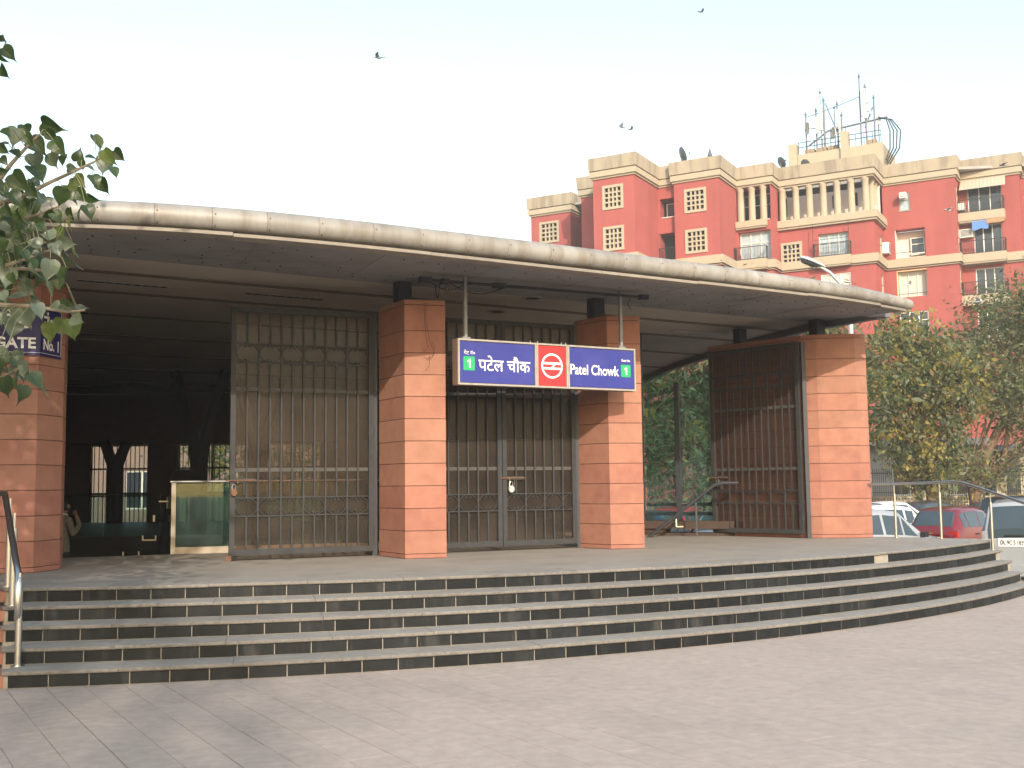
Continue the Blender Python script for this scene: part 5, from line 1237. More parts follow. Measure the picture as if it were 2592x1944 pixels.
# ================================================================== PEEPAL TREE AT THE LEFT EDGE
LEAVES= [(-2.894, 6.21, 4.23, 0.094, 45, 'd'), (-2.859, 6.063, 4.139, 0.072, 60, 'd'), (-3.001, 6.386, 4.185, 0.089, 55, 'd'), (-2.893, 6.12, 4.275, 0.053, 20, 'd'), (-2.81, 6.023, 3.7, 0.078, 20, 'd'), (-2.929, 6.392, 3.79, 0.117, 100, 'l'), (-3.121, 6.96, 4.018, 0.097, 70, 'd'), (-2.901, 6.83, 3.996, 0.147, 25, 'd'), (-2.964, 6.792, 3.861, 0.132, 45, 'd'), (-2.759, 6.194, 3.707, 0.08, 60, 'd'), (-2.769, 6.54, 3.843, 0.084, 40, 'd'), (-2.612, 6.254, 3.681, 0.114, 55, 'd'), (-2.866, 6.14, 3.67, 0.059, 20, 'l'), (-2.841, 6.067, 3.612, 0.072, 40, 'd'), (-2.831, 6.186, 3.628, 0.093, 30, 'd'), (-3.054, 6.97, 3.812, 0.128, 70, 'l'), (-2.886, 6.862, 3.789, 0.133, 60, 'l'), (-2.823, 6.837, 3.781, 0.081, 100, 'd'), (-3.197, 6.83, 3.783, 0.074, 40, 'd'), (-2.882, 6.163, 3.517, 0.053, 0, 'd'), (-2.843, 6.291, 3.483, 0.142, 50, 'd'), (-2.893, 6.64, 3.64, 0.143, 50, 'd'), (-2.956, 6.755, 3.613, 0.087, 40, 'l'), (-3.203, 6.89, 3.592, 0.111, 70, 'd'), (-2.758, 6.918, 3.843, 0.089, -70, 'd'), (-2.337, 6.045, 3.555, 0.065, 0, 'd'), (-2.614, 6.616, 3.682, 0.064, 90, 'd'), (-2.55, 6.689, 3.846, 0.108, 60, 'y'), (-2.438, 6.507, 3.641, 0.119, 95, 'l'), (-2.274, 6.146, 3.581, 0.106, 60, 'y'), (-2.337, 6.471, 3.694, 0.091, 45, 'd'), (-2.209, 6.048, 3.469, 0.078, 55, 'd'), (-2.818, 6.978, 3.772, 0.075, 0, 'l'), (-2.67, 6.902, 3.748, 0.067, 20, 'l'), (-2.601, 6.552, 3.56, 0.106, 40, 'y'), (-2.403, 6.28, 3.489, 0.088, 60, 'd'), (-2.605, 6.95, 3.64, 0.112, 60, 'd'), (-2.725, 6.58, 3.473, 0.12, 110, 'd'), (-2.799, 6.921, 3.588, 0.149, 60, 'y'), (-2.715, 6.883, 3.561, 0.104, 50, 'd'), (-2.503, 6.509, 3.441, 0.077, 30, 'd'), (-2.482, 6.405, 3.338, 0.097, 60, 'd'), (-2.864, 6.609, 3.468, 0.085, 90, 'l'), (-2.864, 6.424, 3.391, 0.069, 60, 'd'), (-2.678, 6.127, 3.298, 0.059, 90, 'd'), (-2.912, 6.286, 3.313, 0.095, 60, 'd'), (-3.095, 6.844, 3.448, 0.096, 90, 'y'), (-2.554, 5.998, 3.217, 0.077, 150, 'd'), (-2.503, 6.001, 3.207, 0.078, 60, 'd'), (-2.682, 6.639, 3.377, 0.093, 80, 'd'), (-2.486, 6.258, 3.273, 0.081, 100, 'd'), (-2.772, 6.538, 3.452, 0.049, -30, 'l'), (-3.001, 6.468, 3.262, 0.084, 40, 'l'), (-2.691, 6.327, 3.183, 0.089, 180, 'l'), (-2.913, 7.047, 3.358, 0.099, 70, 'y'), (-2.496, 6.165, 3.212, 0.086, 90, 'y'), (-2.911, 6.404, 3.132, 0.117, 60, 'l'), (-2.706, 6.173, 3.106, 0.086, 200, 'l'), (-2.709, 6.646, 3.204, 0.114, 10, 'l'), (-2.603, 6.254, 3.081, 0.094, 60, 'l'), (-2.562, 6.341, 3.036, 0.137, 60, 'l'), (-2.707, 6.772, 3.172, 0.087, 80, 'y'), (-2.737, 6.303, 3.066, 0.054, 20, 'l'), (-2.952, 6.564, 3.058, 0.071, 80, 'l'), (-3.01, 6.945, 3.151, 0.075, 0, 'l'), (-2.566, 6.061, 2.918, 0.124, 95, 'l'), (-2.63, 6.018, 2.917, 0.084, 70, 'l'), (-2.855, 6.202, 2.901, 0.12, 100, 'l'), (-3.03, 6.792, 3.029, 0.102, 80, 'd'), (-2.926, 6.627, 2.924, 0.107, 60, 'l'), (-2.547, 6.211, 2.913, 0.12, 100, 'd'), (-2.653, 6.314, 2.864, 0.088, 80, 'l'), (-2.546, 6.145, 2.86, 0.079, 90, 'd'), (-2.901, 6.455, 2.843, 0.132, 10, 'l'), (-2.784, 5.997, 2.763, 0.077, 60, 'l'), (-2.92, 6.717, 2.873, 0.065, 10, 'l'), (-3.141, 6.936, 2.844, 0.097, 70, 'l'), (-3.24, 7.0, 2.879, 0.09, 100, 'l'), (-2.993, 6.758, 2.769, 0.16, 70, 'l'), (-3.185, 7.006, 2.733, 0.136, 100, 'l'), (-2.574, 5.97, 2.677, 0.096, 60, 'l'), (-2.621, 6.268, 2.759, 0.067, 180, 'l'), (-2.841, 7.013, 2.876, 0.106, 10, 'd'), (-2.667, 6.803, 2.828, 0.081, 5, 'l'), (-2.529, 6.401, 2.695, 0.103, 25, 'l'), (-2.8, 6.988, 2.718, 0.143, 85, 'y'), (-2.791, 6.633, 2.646, 0.129, 100, 'y'), (-2.831, 6.85, 2.714, 0.111, 55, 'y'), (-2.921, 6.273, 2.687, 0.081, 90, 'l'), (-2.849, 6.161, 2.454, 0.099, 50, 'l'), (-2.893, 6.439, 2.445, 0.09, 60, 'd'), (-2.706, 6.1, 2.359, 0.079, 80, 'l'), (-2.749, 6.37, 2.331, 0.117, 50, 'd'), (-2.978, 7.008, 2.356, 0.106, 60, 'l'), (-2.908, 6.314, 2.294, 0.129, 90, 'd'), (-2.681, 5.96, 2.286, 0.122, 90, 'd'), (-2.665, 5.999, 2.224, 0.103, 90, 'd'), (-2.844, 6.137, 2.417, 0.073, 100, 'd'), (-3.084, 6.812, 2.525, 0.081, 180, 'l'), (-2.912, 6.349, 3.275, 0.082, 70, 'd'), (-2.806, 6.269, 3.234, 0.074, 60, 'd'), (-2.67, 6.057, 3.147, 0.065, 90, 'd'), (-3.267, 7.03, 3.327, 0.106, 60, 'd'), (-2.943, 6.416, 3.078, 0.083, 60, 'd'), (-2.79, 6.179, 3.143, 0.08, 70, 'd'), (-2.674, 6.015, 2.997, 0.071, 50, 'd'), (-2.591, 6.011, 3.156, 0.065, 40, 'd'), (-2.86, 6.136, 2.984, 0.086, 80, 'd'), (-3.087, 6.695, 2.938, 0.086, 80, 'd'), (-2.986, 6.324, 2.918, 0.113, 40, 'd'), (-2.931, 6.621, 2.386, 0.079, 90, 'l'), (-3.438, 7.156, 3.391, 0.118, 90, 'd'), (-3.006, 6.27, 3.189, 0.074, 75, 'd'), (-2.866, 6.152, 3.079, 0.089, 120, 'd'), (-3.295, 7.136, 3.433, 0.122, 60, 'd'), (-2.979, 6.41, 2.465, 0.085, 60, 'd'), (-3.31, 7.116, 3.062, 0.087, 120, 'd'), (-3.516, 7.259, 3.575, 0.111, 40, 'd'), (-2.926, 6.525, 2.976, 0.085, 40, 'd'), (-3.398, 7.141, 2.702, 0.102, 60, 'd'), (-3.144, 7.006, 2.545, 0.096, 100, 'l'), (-3.157, 6.635, 2.854, 0.111, 100, 'd'), (-3.402, 7.177, 2.584, 0.089, 75, 'd'), (-3.359, 7.024, 3.191, 0.087, 60, 'l'), (-3.19, 7.19, 3.62, 0.117, 75, 'l'), (-3.139, 6.817, 3.069, 0.119, 120, 'd'), (-2.948, 6.726, 3.445, 0.087, 60, 'd'), (-2.934, 6.219, 3.445, 0.094, 40, 'd'), (-2.782, 6.098, 2.88, 0.073, 75, 'd'), (-3.186, 6.707, 2.493, 0.115, 100, 'd'), (-2.965, 6.803, 3.068, 0.089, 75, 'd'), (-2.968, 6.787, 3.074, 0.104, 100, 'd'), (-3.298, 7.032, 3.426, 0.108, 40, 'd'), (-3.163, 6.851, 3.403, 0.086, 75, 'd'), (-2.908, 6.128, 2.527, 0.07, 90, 'd'), (-3.005, 6.847, 3.478, 0.105, 120, 'd'), (-3.232, 7.206, 3.329, 0.095, 100, 'd'), (-2.737, 6.299, 3.116, 0.079, 120, 'l'), (-3.108, 7.063, 3.172, 0.086, 90, 'd'), (-3.161, 6.729, 3.034, 0.111, 90, 'l'), (-3.321, 7.266, 3.654, 0.129, 75, 'd'), (-2.95, 6.832, 3.021, 0.094, 100, 'd'), (-3.429, 7.232, 3.342, 0.082, 100, 'd'), (-2.989, 6.267, 2.615, 0.109, 40, 'd'), (-2.799, 6.194, 3.247, 0.082, 60, 'd'), (-3.238, 7.098, 3.497, 0.098, 40, 'l'), (-3.098, 6.509, 3.229, 0.1, 90, 'd'), (-2.983, 6.362, 2.369, 0.097, 75, 'd'), (-3.457, 7.184, 3.711, 0.102, 90, 'l'), (-3.038, 6.464, 2.469, 0.112, 90, 'd'), (-2.924, 6.135, 3.075, 0.108, 40, 'd'), (-2.763, 6.106, 3.026, 0.095, 90, 'd'), (-3.268, 6.782, 3.195, 0.075, 75, 'd'), (-2.858, 6.356, 3.226, 0.111, 120, 'd'), (-3.063, 6.324, 3.235, 0.1, 75, 'd'), (-2.723, 6.225, 2.995, 0.086, 40, 'd'), (-3.164, 6.914, 3.383, 0.087, 60, 'd'), (-2.932, 6.431, 2.386, 0.11, 120, 'l'), (-3.111, 6.664, 3.265, 0.068, 75, 'd'), (-2.827, 6.33, 2.416, 0.074, 120, 'l'), (-2.995, 6.741, 3.585, 0.078, 40, 'd'), (-3.449, 7.222, 3.522, 0.125, 120, 'd'), (-3.157, 6.622, 3.398, 0.095, 100, 'd'), (-2.85, 6.285, 3.292, 0.075, 100, 'd'), (-2.895, 6.696, 3.115, 0.073, 60, 'd'), (-3.299, 6.897, 3.269, 0.086, 100, 'l'), (-3.03, 6.803, 2.396, 0.087, 40, 'l'), (-2.785, 6.43, 3.259, 0.094, 40, 'd'), (-2.97, 6.568, 3.519, 0.107, 60, 'd'), (-3.32, 6.962, 3.364, 0.099, 75, 'd'), (-3.043, 6.776, 3.181, 0.119, 40, 'd'), (-3.069, 6.613, 3.323, 0.072, 120, 'd'), (-3.121, 7.02, 2.485, 0.104, 100, 'd'), (-3.338, 7.126, 3.091, 0.083, 90, 'd'), (-2.818, 6.183, 3.368, 0.106, 40, 'd'), (-2.988, 6.468, 2.452, 0.075, 120, 'd'), (-2.752, 6.258, 3.422, 0.096, 60, 'd'), (-3.432, 7.298, 2.542, 0.074, 40, 'd'), (-3.06, 6.68, 3.5, 0.085, 60, 'd'), (-2.944, 6.135, 3.276, 0.098, 75, 'd'), (-3.271, 6.837, 3.286, 0.11, 100, 'd'), (-2.92, 6.594, 3.119, 0.117, 90, 'd'), (-3.031, 6.34, 2.383, 0.093, 100, 'l'), (-3.219, 7.245, 3.525, 0.121, 120, 'd'), (-3.243, 7.118, 3.354, 0.08, 40, 'd'), (-2.833, 6.043, 2.32, 0.061, 40, 'd'), (-3.044, 6.511, 2.4, 0.077, 90, 'l'), (-3.477, 7.292, 3.746, 0.098, 120, 'd'), (-2.909, 6.454, 3.113, 0.099, 40, 'd'), (-3.161, 6.95, 3.109, 0.091, 40, 'l'), (-2.97, 6.372, 3.461, 0.07, 90, 'l'), (-3.02, 6.515, 2.49, 0.112, 40, 'd')]
BR= [[(-3.148, 6.4, 3.384), (-3.013, 6.4, 3.544), (-2.946, 6.4, 3.636), (-2.844, 6.4, 3.752), (-2.787, 6.4, 3.809)], [(-3.241, 6.5, 3.314), (-3.056, 6.5, 3.42), (-2.971, 6.5, 3.441), (-2.852, 6.5, 3.497), (-2.758, 6.5, 3.547), (-2.631, 6.5, 3.604), (-2.561, 6.5, 3.639), (-2.483, 6.5, 3.675)], [(-3.241, 6.6, 3.265), (-3.027, 6.6, 3.323), (-2.948, 6.6, 3.349), (-2.753, 6.6, 3.42)], [(-3.181, 6.4, 2.959), (-2.997, 6.4, 3.011), (-2.873, 6.4, 3.051), (-2.698, 6.4, 3.113)], [(-3.231, 6.5, 3.002), (-3.043, 6.5, 3.021), (-2.902, 6.5, 3.022), (-2.796, 6.5, 3.011), (-2.713, 6.5, 2.996)], [(-3.215, 6.6, 2.456), (-3.072, 6.6, 2.429), (-2.943, 6.6, 2.398), (-2.892, 6.6, 2.381)], [(-3.153, 6.4, 2.818), (-2.99, 6.4, 2.788), (-2.782, 6.4, 2.778), (-2.596, 6.4, 2.741), (-2.492, 6.4, 2.751)], [(-3.231, 6.5, 4.438), (-3.084, 6.5, 4.362), (-3.036, 6.5, 4.366)]]

PB = mat('peepal_twig',(.20,.165,.12),.9,.2,10,.2)
peepal = thing('peepal_tree','peepal tree with heart shaped drip tip leaves reaching in from the left edge','tree',(-6.2,5.6,0))
mb = MB(); mb.tube([(-6.2,5.6,0),(-6.15,5.6,1.2),(-6.0,5.8,2.6),(-5.7,6.0,4.0),(-5.5,6.0,6.0)],[.32,.27,.22,.17,.1],12)
for b in BR: mb.tube([(-5.75,6.0,3.6),(-4.6,6.2,(b[0][2]+3.6)/2),tuple(b[0])],[.07,.045,.022],8)
mb.build('trunk', BARK, peepal, smooth=True)
for b in BR:
    mb = MB(); k = len(b); mb.tube(b, [.018-.012*i/(k-1) for i in range(k)], 7); mb.build('branch', PB, peepal, smooth=True)
def heart_leaf(mt_name, col, curl, seed, trans):
    """leaf along +X from the stalk at the origin to the drip tip at x = 1, lying in XY"""
    rnd = random.Random(seed)
    out = [(.0,.0),(-.05,.10),(-.06,.20),(.0,.31),(.10,.38),(.22,.41),(.36,.385),(.50,.31),(.62,.21),(.70,.125),(.77,.06),(.86,.025),(1.0,.006)]
    mb = MB(); n = len(out)
    def P(x,y,sg):
        yy = y*sg*(1+rnd.uniform(-.06,.06)); z = -curl*(x-.1)**2*.55 + .30*abs(yy)*(1.0 if curl > 0 else .6) - .02*sin(x*9+seed)
        return (x, yy, z)
    mid = [(max(0,x),0,-curl*(x-.1)**2*.55) for x,y in out]
    for sg in (1,-1):
        edge = [P(x,y,sg) for x,y in out]
        half = [((m_[0]+e[0])/2,(m_[1]+e[1])/2,(m_[2]+e[2])/2-.015) for m_,e in zip(mid,edge)]
        rows = [mid,half,edge]
        for r0,r1 in ((mid,half),(half,edge)):
            for i in range(n-1):
                q_ = [r0[i],r0[i+1],r1[i+1],r1[i]]
                mb.add(q_ if sg > 0 else q_[::-1], [(0,1,2,3)])
    return mb.mesh('leaf', leaf_mat(mt_name, col, trans, .38, .12, .5), smooth='all', recalc=False)
LM = {'d':[heart_leaf('peepal_dark',(.038,.062,.022),.9,1,.3),heart_leaf('peepal_dark',(.038,.062,.022),.3,2,.3)],
      'l':[heart_leaf('peepal_grey_green',(.10,.125,.085),.5,3,.15),heart_leaf('peepal_grey_green',(.10,.125,.085),-.2,4,.15)],
      'y':[heart_leaf('peepal_yellow_green',(.12,.145,.05),.7,5,.4),heart_leaf('peepal_yellow_green',(.12,.145,.05),.2,6,.4)]}
segs = [(Vector(a),Vector(b_)) for b in BR for a,b_ in zip(b,b[1:])]
rl = random.Random(5); stalks = MB()
for (x,y,z,L,ang,tone) in LEAVES:
    d = Vector((cos(radians(ang)), rl.uniform(-.35,.35), -sin(radians(ang)))).normalized()
    facing = Vector((rl.uniform(-.5,.5), -1, rl.uniform(-.2,.7) if tone != 'd' else rl.uniform(-.7,.2)))
    if rl.random() < .48: facing = Vector((rl.uniform(-1,1), -.45, rl.uniform(-.3,.9)))
    nz = (facing-d*facing.dot(d)).normalized(); yv = nz.cross(d)
    L *= 1.12; o3 = Vector((x,y,z))-d*L*.45
    o = link('leaf', rl.choice(LM[tone]), None, peepal)
    M = Matrix.Identity(4)
    for i in range(3): M[i][0], M[i][1], M[i][2], M[i][3] = d[i]*L, yv[i]*L, nz[i]*L, (o3-Vector((-6.2,5.6,0)))[i]
    o.matrix_local = M
    best = None
    for a,b_ in segs:
        tt = max(0,min(1,(o3-a).dot(b_-a)/max(1e-9,(b_-a).length_squared))); p = a.lerp(b_,tt); dd = (p-o3).length
        if best is None or dd < best[0]: best = (dd,p)
    if best[0] < .42:
        mid_ = best[1].lerp(o3,.55)+Vector((0,0,.15*best[0])); stalks.tube([best[1],mid_,o3],[.0028,.0022,.0022],5)
tag(stalks.build('leaf_stalk', leaf_mat('peepal_stalk',(.20,.20,.10),.1), peepal), kind='stuff')
# the rest of the crown, above and to the left of what the photograph frames
P = crown_points([(-4.9,5.4,5.6,2.3,2.4,1.6),(-6.8,6.2,4.6,2.2,2.2,2.0),(-4.0,3.6,6.2,2.2,2.0,1.3),(-6.2,8.2,6.0,1.8,1.6,1.6),(-4.4,6.6,6.2,2.0,1.2,1.1),(-4.6,7.6,5.9,1.6,1.0,1.0),(-4.7,6.2,3.5,1.3,1.0,1.4),(-4.1,6.3,3.3,.9,.8,1.3)], 10500, .4, 12, 77, .3)
ok = [i for i,p in enumerate(P) if (p[0] < -.50*p[1]-.25 or p[2] > 1.7+.50*p[1]+.35) and p[2] > 2.2]
P = P[ok]; rng = np.random.default_rng(3)
me = leaves_mesh('crown', P-np.array((-6.2,5.6,0)), .17*(.7+.6*rng.random(len(P))), rng.choice(3,size=len(P)), .7, 1.5)
tag(link('crown', me, None, peepal), kind='stuff')
# tall trees behind the viewer on the left that shade the lower left of the plaza
tree('tall leafy tree standing on the plaza behind the viewer',(1.5,-30,0),[([(1.5,-30,0),(1.6,-30,7),(1.7,-30,15)],[.45,.35,.2])],
  [(2.6,-29.5,18.9,3.5,2.6,2.0),(.2,-30,17.9,3.0,2.4,2.0),(1.6,-30,16.0,2.8,2.2,1.6)], 5600, .3, [.3,.4,.25,.05,0], .5, 51, .3, 1.8, .3)

# ================================================================== CARS
GLS = mat('car_glass',(.045,.065,.08),.06,.1,2,spec=.4); TYRE = mat('tyre_rubber',(.02,.02,.02),.85,.1); RIMM = mat('wheel_rim',(.45,.45,.46),.35,.05,metal=.8)
TAIL = mat('tail_light_red',(.45,.02,.015),.15,.1,20,spec=.6,coat=.6); PLATE = mat('plate_white',(.72,.72,.68),.5,.03); CHROME = mat('chrome',(.7,.7,.7),.15,metal=1.0); TRIM = mat('black_plastic',(.02,.02,.022),.5,.1)
PROFILES = {
 'hatch': [(-.50,.36,.70,.74,.90,.86,.80),(-.485,.24,.92,.96,.97,.93,.80),(-.44,.20,.95,1.16,.99,.95,.78),(-.37,.18,.95,1.44,1.0,.97,.72),(-.28,.18,.94,1.49,1.0,.97,.72),(-.08,.18,.92,1.52,1.0,.97,.73),(.07,.18,.90,1.47,1.0,.97,.73),(.24,.18,.90,.97,1.0,.96,.86),(.37,.19,.83,.88,.98,.93,.83),(.46,.22,.70,.75,.93,.88,.78),(.50,.32,.56,.60,.82,.78,.70)],
 'van': [(-.50,.38,.95,.99,.94,.92,.86),(-.492,.28,1.20,1.24,.98,.95,.88),(-.44,.24,1.20,1.76,1.0,.98,.82),(-.36,.24,1.16,1.82,1.0,.98,.80),(-.08,.24,1.10,1.83,1.0,.98,.80),(.10,.24,.97,1.74,1.0,.98,.79),(.25,.24,.96,1.06,1.0,.96,.86),(.38,.25,.90,.95,.98,.93,.84),(.47,.28,.76,.80,.94,.89,.8),(.50,.36,.60,.64,.86,.82,.74)],
 'sedan': [(-.50,.36,.72,.76,.88,.84,.78),(-.48,.24,.88,.92,.95,.91,.80),(-.32,.18,.92,.97,.99,.95,.80),(-.22,.18,.92,1.36,1.0,.96,.70),(-.10,.18,.91,1.43,1.0,.96,.70),(.05,.18,.90,1.38,1.0,.96,.70),(.20,.18,.89,.95,1.0,.95,.84),(.35,.19,.82,.87,.98,.93,.82),(.46,.22,.70,.74,.93,.88,.78),(.50,.32,.56,.60,.84,.8,.7)],
}
def car(label, loc, heading, paint, prof='hatch', L=3.6, Wd=1.52, hs=1.0, plate=None, rear_lamps='side', badge=False, name='parked_car', group='cars parked beside the station', spare=False):
    """heading: direction of the car's nose in degrees from +X"""
    t = thing(name, label, 'car', loc, radians(heading), group)
    st = PROFILES[prof]; hw = Wd/2
    def section(row):
        f,zb,zbl,zt,wb,wl,wt = row; x = f*L; zb,zbl,zt = zb*hs,zbl*hs,zt*hs
        h = [(hw*wb*.90,zb),(hw*wb,zb+(zbl-zb)*.30),(hw*wb*1.0,zb+(zbl-zb)*.62),(hw*wl,zbl),(hw*wt,max(zbl+.01,zt-.07*hs)),(hw*wt-.09,zt),(hw*wt*.45,zt+.02),(0,zt+.028)]
        pts = [(x,y,z) for y,z in h]+[(x,-y,z) for y,z in h[-2::-1]]
        return pts
    S = [section(r) for r in st]; n = len(S[0]); mb = MB(); mb.grid(S)
    for k in (0,-1): mb.add(S[k], [tuple(range(n))])
    mb.add([S[i][0] for i in range(len(S))]+[S[i][-1] for i in range(len(S))], [(i,i+1,len(S)+i+1,len(S)+i) for i in range(len(S)-1)])
    mb.build('body', paint, t, local=True, smooth=True)
    def P(i,u,j,v):  # bilinear on the loft between stations i,i+1 and section points j,j+1
        a,b,c,d = (Vector(S[i][j]),Vector(S[i+1][j]),Vector(S[i+1][j+1]),Vector(S[i][j+1])); return (a*(1-u)+b*u)*(1-v)+(d*(1-u)+c*u)*v
    def nrm(i,j):
        a,b,c,d = (Vector(S[i][j]),Vector(S[i+1][j]),Vector(S[i+1][j+1]),Vector(S[i][j+1])); nn = (c-a).cross(d-b).normalized()
        m_ = (a+b+c+d)/4-Vector((0,0,.9*hs)); return nn if nn.dot(m_) > 0 else -nn
    def patch(nm, mt, quads, off=.006):
        mb = MB()
        for (i,u0,u1,j,v0,v1) in quads:
            nn = nrm(i,j)*off; rows = [[tuple(P(i,u0+(u1-u0)*a/3,j,v0+(v1-v0)*b/2)+nn) for a in range(4)] for b in range(3)]; mb.grid(rows)
        return mb.build(nm, mt, t, local=True, recalc=False)
    ns = len(st); J = [3, n-1-4]   # side glass between belt and roof edge, left and right
    top = [i for i in range(ns-1) if st[i][3]-st[i][2] > .3 or st[i+1][3]-st[i+1][2] > .3]
    for j in J:
        lo, hi = (.10,.92)
        if j != 3: lo, hi = 1-.92, 1-.10
        full = [i for i in top if st[i][3]-st[i][2] > .3 and st[i+1][3]-st[i+1][2] > .3]
        for a,i in enumerate(full): patch('side_window', GLS, [(i,.06,.94,j,lo,hi)])
        i = full[-1]+1    # front quarter light under the sloping screen pillar
        mb = MB(); v0, v1 = (lo,hi) if j == 3 else (hi,lo)
        q_ = [P(i,.03,j,v0),P(i,.62,j,v0),P(i,.03,j,v1)]; nn = nrm(i,j)*.006; mb.add([tuple(p+nn) for p in q_],[(0,1,2)]); mb.build('quarter_light', GLS, t, local=True, recalc=False)
    rear = [i for i in range(ns//2) if st[i+1][3]-st[i][3] > .12 and st[i+1][3] > 1.1]
    front = [i for i in range(ns//2,ns-1) if st[i][3]-st[i+1][3] > .3]
    for grp,nm in ((rear,'rear_window'),(front,'windscreen')):
        if not grp: continue
        mb = MB()
        for i in grp:
            for j in range(4,n-5):
                u0, u1 = .08,.95
                if len(grp) > 1: u0, u1 = (.25,1.0) if i == grp[0] else (0.0,.86)
                nn = nrm(i,j)*.006; v0, v1 = 0.0,1.0
                if j == 4: v0 = .55
                if j == n-6: v1 = .45
                mb.grid([[tuple(P(i,u0+(u1-u0)*a/3,j,v0+(v1-v0)*b/2)+nn) for a in range(4)] for b in range(3)])
        mb.build(nm, GLS, t, local=True, recalc=False)
    # wheels
    wr = .29*hs**.5
    for fx in (-.31,.33):
        for sg in (-1,1):
            mb = MB(); c = Vector((fx*L, sg*(hw-.10), wr)); ring_ = [(wr*.62,-.09),(wr*.93,-.09),(wr,-.06),(wr,.06),(wr*.93,.09),(wr*.62,.09)]; k = 20
            vs = [(c.x+r*cos(2*pi*a/k), c.y+y, c.z+r*sin(2*pi*a/k)) for r,y in ring_ for a in range(k)]
            mb.add(vs, [(b*k+a,b*k+(a+1)%k,((b+1)%6)*k+(a+1)%k,((b+1)%6)*k+a) for b in range(6) for a in range(k)])
            w = mb.build('wheel', TYRE, t, local=True, smooth=True)
            mb = MB(); mb.tube([(c.x,c.y-sg*.05,c.z),(c.x,c.y+sg*.075,c.z)], wr*.63, 16); mb.build('rim', RIMM, w, local=True)
    xr = -L/2
    for sg in (-1,1):
        mb = MB()
        if rear_lamps == 'side': mb.obox((xr+.075,sg*(hw*.80),.80*hs),(1,0,0),(0,1,0),(0,0,1),.10,.25,.17)
        else: mb.obox((xr+.035,sg*(hw*.88),.86*hs),(1,0,0),(0,1,0),(0,0,1),.07,.13,.34)
        mb.build('tail_light', TAIL, t, local=True)
        mb = MB(); mb.obox((L*.455,sg*hw*.70,.64*hs),(1,0,0),(0,1,0),(0,0,1),.16,.28,.14); mb.build('headlight', mat('headlight_clear',(.7,.72,.74),.1,spec=.8), t, local=True)
        mb = MB(); mb.obox((L*.205,sg*(hw+.07),.96*hs),(1,0,0),(0,1,0),(0,0,1),.10,.17,.12); mb.build('wing_mirror', TRIM, t, local=True)
        for fx in (-.16,.04):
            mb = MB(); mb.obox((fx*L,sg*(hw*1.0+.008),.80*hs),(1,0,0),(0,1,0),(0,0,1),.15,.03,.035); mb.build('door_handle', TRIM, t, local=True)
    mb = MB(); mb.obox((xr-.01,0,.42*hs),(1,0,0),(0,1,0),(0,0,1),.10,Wd*.90,.22); mb.build('rear_bumper', paint, t, local=True)
    mb = MB(); mb.obox((L/2-.0,0,.40*hs),(1,0,0),(0,1,0),(0,0,1),.10,Wd*.86,.22); mb.build('front_bumper', paint, t, local=True)
    if plate:
        zc = (.66 if prof != 'van' else .98)*hs; xp = xr-.022
        yp = .24 if prof == 'van' else 0
        mb = MB(); mb.obox((xr+.0,yp,zc),(1,0,0),(0,1,0),(0,0,1),.03,.56,.17); pl = mb.build('number_plate', PLATE, t, local=True)
        me = text_part(plate, .12, TRIM, Matrix.Identity(4), t, 'plate_lettering', .002, width=.47, height=.085).data
        me.transform(Matrix.Translation(WLOC[t.name]))
        # reads from behind the car: text runs towards -Y, faces -X
        R = Matrix(((0,0,-1,0),(-1,0,0,0),(0,1,0,0),(0,0,0,1)))
        me.transform(Matrix.Translation((xr-.0175,.235+yp,zc-.042)) @ R)
        mb = MB(); mb.obox((xr+.0,0,zc+.14*hs),(1,0,0),(0,1,0),(0,0,1),.05,.75,.035); mb.build('boot_trim', TRIM if prof != 'hatch' else paint, t, local=True)
    if badge:
        mb = MB(); mb.obox((xr-.005,0,.835*hs),(1,0,0),(0,1,0),(0,0,1),.02,.13,.03); mb.obox((xr-.006,0,.835*hs),(1,0,0),(0,1,.2),(0,-.2,1),.02,.05,.065); mb.build('badge', mat('gold_badge',(.6,.42,.15),.3,metal=.8), t, local=True)
        for z in (.83,.78): 
            mb = MB(); mb.obox((xr-.005,.50,z*hs),(1,0,0),(0,1,0),(0,0,1),.012,.14,.018); mb.build('emblem', CHROME, t, local=True)
    return t
CP = lambda nm,c,metal=.3: mat(nm,c,.28,.04,2,metal=metal,spec=.5,coat=.7)
GZ = -.55
hd = 44
def at_rear(x,y,L,h): return (x+cos(radians(h))*L/2, y+sin(radians(h))*L/2, GZ)
car('red hatchback seen from behind between the railing posts', at_rear(11.2,30.0,3.6,hd), hd, CP('paint_red',(.17,.010,.014),.2), 'hatch', 3.6, 1.52, 1.0, 'DL 2C 1883', badge=True)
car('silver people carrier with white number plate nearest the end of the steps', at_rear(10.32,22.5,4.4,58), 58, CP('paint_silver',(.40,.42,.44),.3), 'van', 4.4, 1.74, 1.0, 'DL 9C S 1839', 'tall')
car('silver hatchback side on beside the rightmost pillar with its door mirror showing', (8.65,26.6,GZ), 18, CP('paint_pale_silver',(.36,.37,.38),.2), 'hatch', 3.5, 1.5, 1.04)
car('white hatchback with green tinted rear window left of the red car', at_rear(12.3,34.2,3.5,196), 196, CP('paint_white',(.72,.73,.72),0), 'hatch', 3.5, 1.5, 1.0)
car('white estate car in the far row left of the dark grey saloon', (14.9,43.6,GZ), 20, MATS['paint_white'], 'sedan', 4.2, 1.6, 1.02)
car('dark grey saloon in the far row behind the red car', (17.3,45.6,GZ), 12, CP('paint_dark_grey',(.06,.062,.065),.4), 'sedan', 4.2, 1.6, 1.0)
car('grey saloon in the far row right of the dark grey saloon', (20.2,46.2,GZ), 8, CP('paint_grey',(.22,.22,.215),.5), 'sedan', 4.3, 1.65, .98)
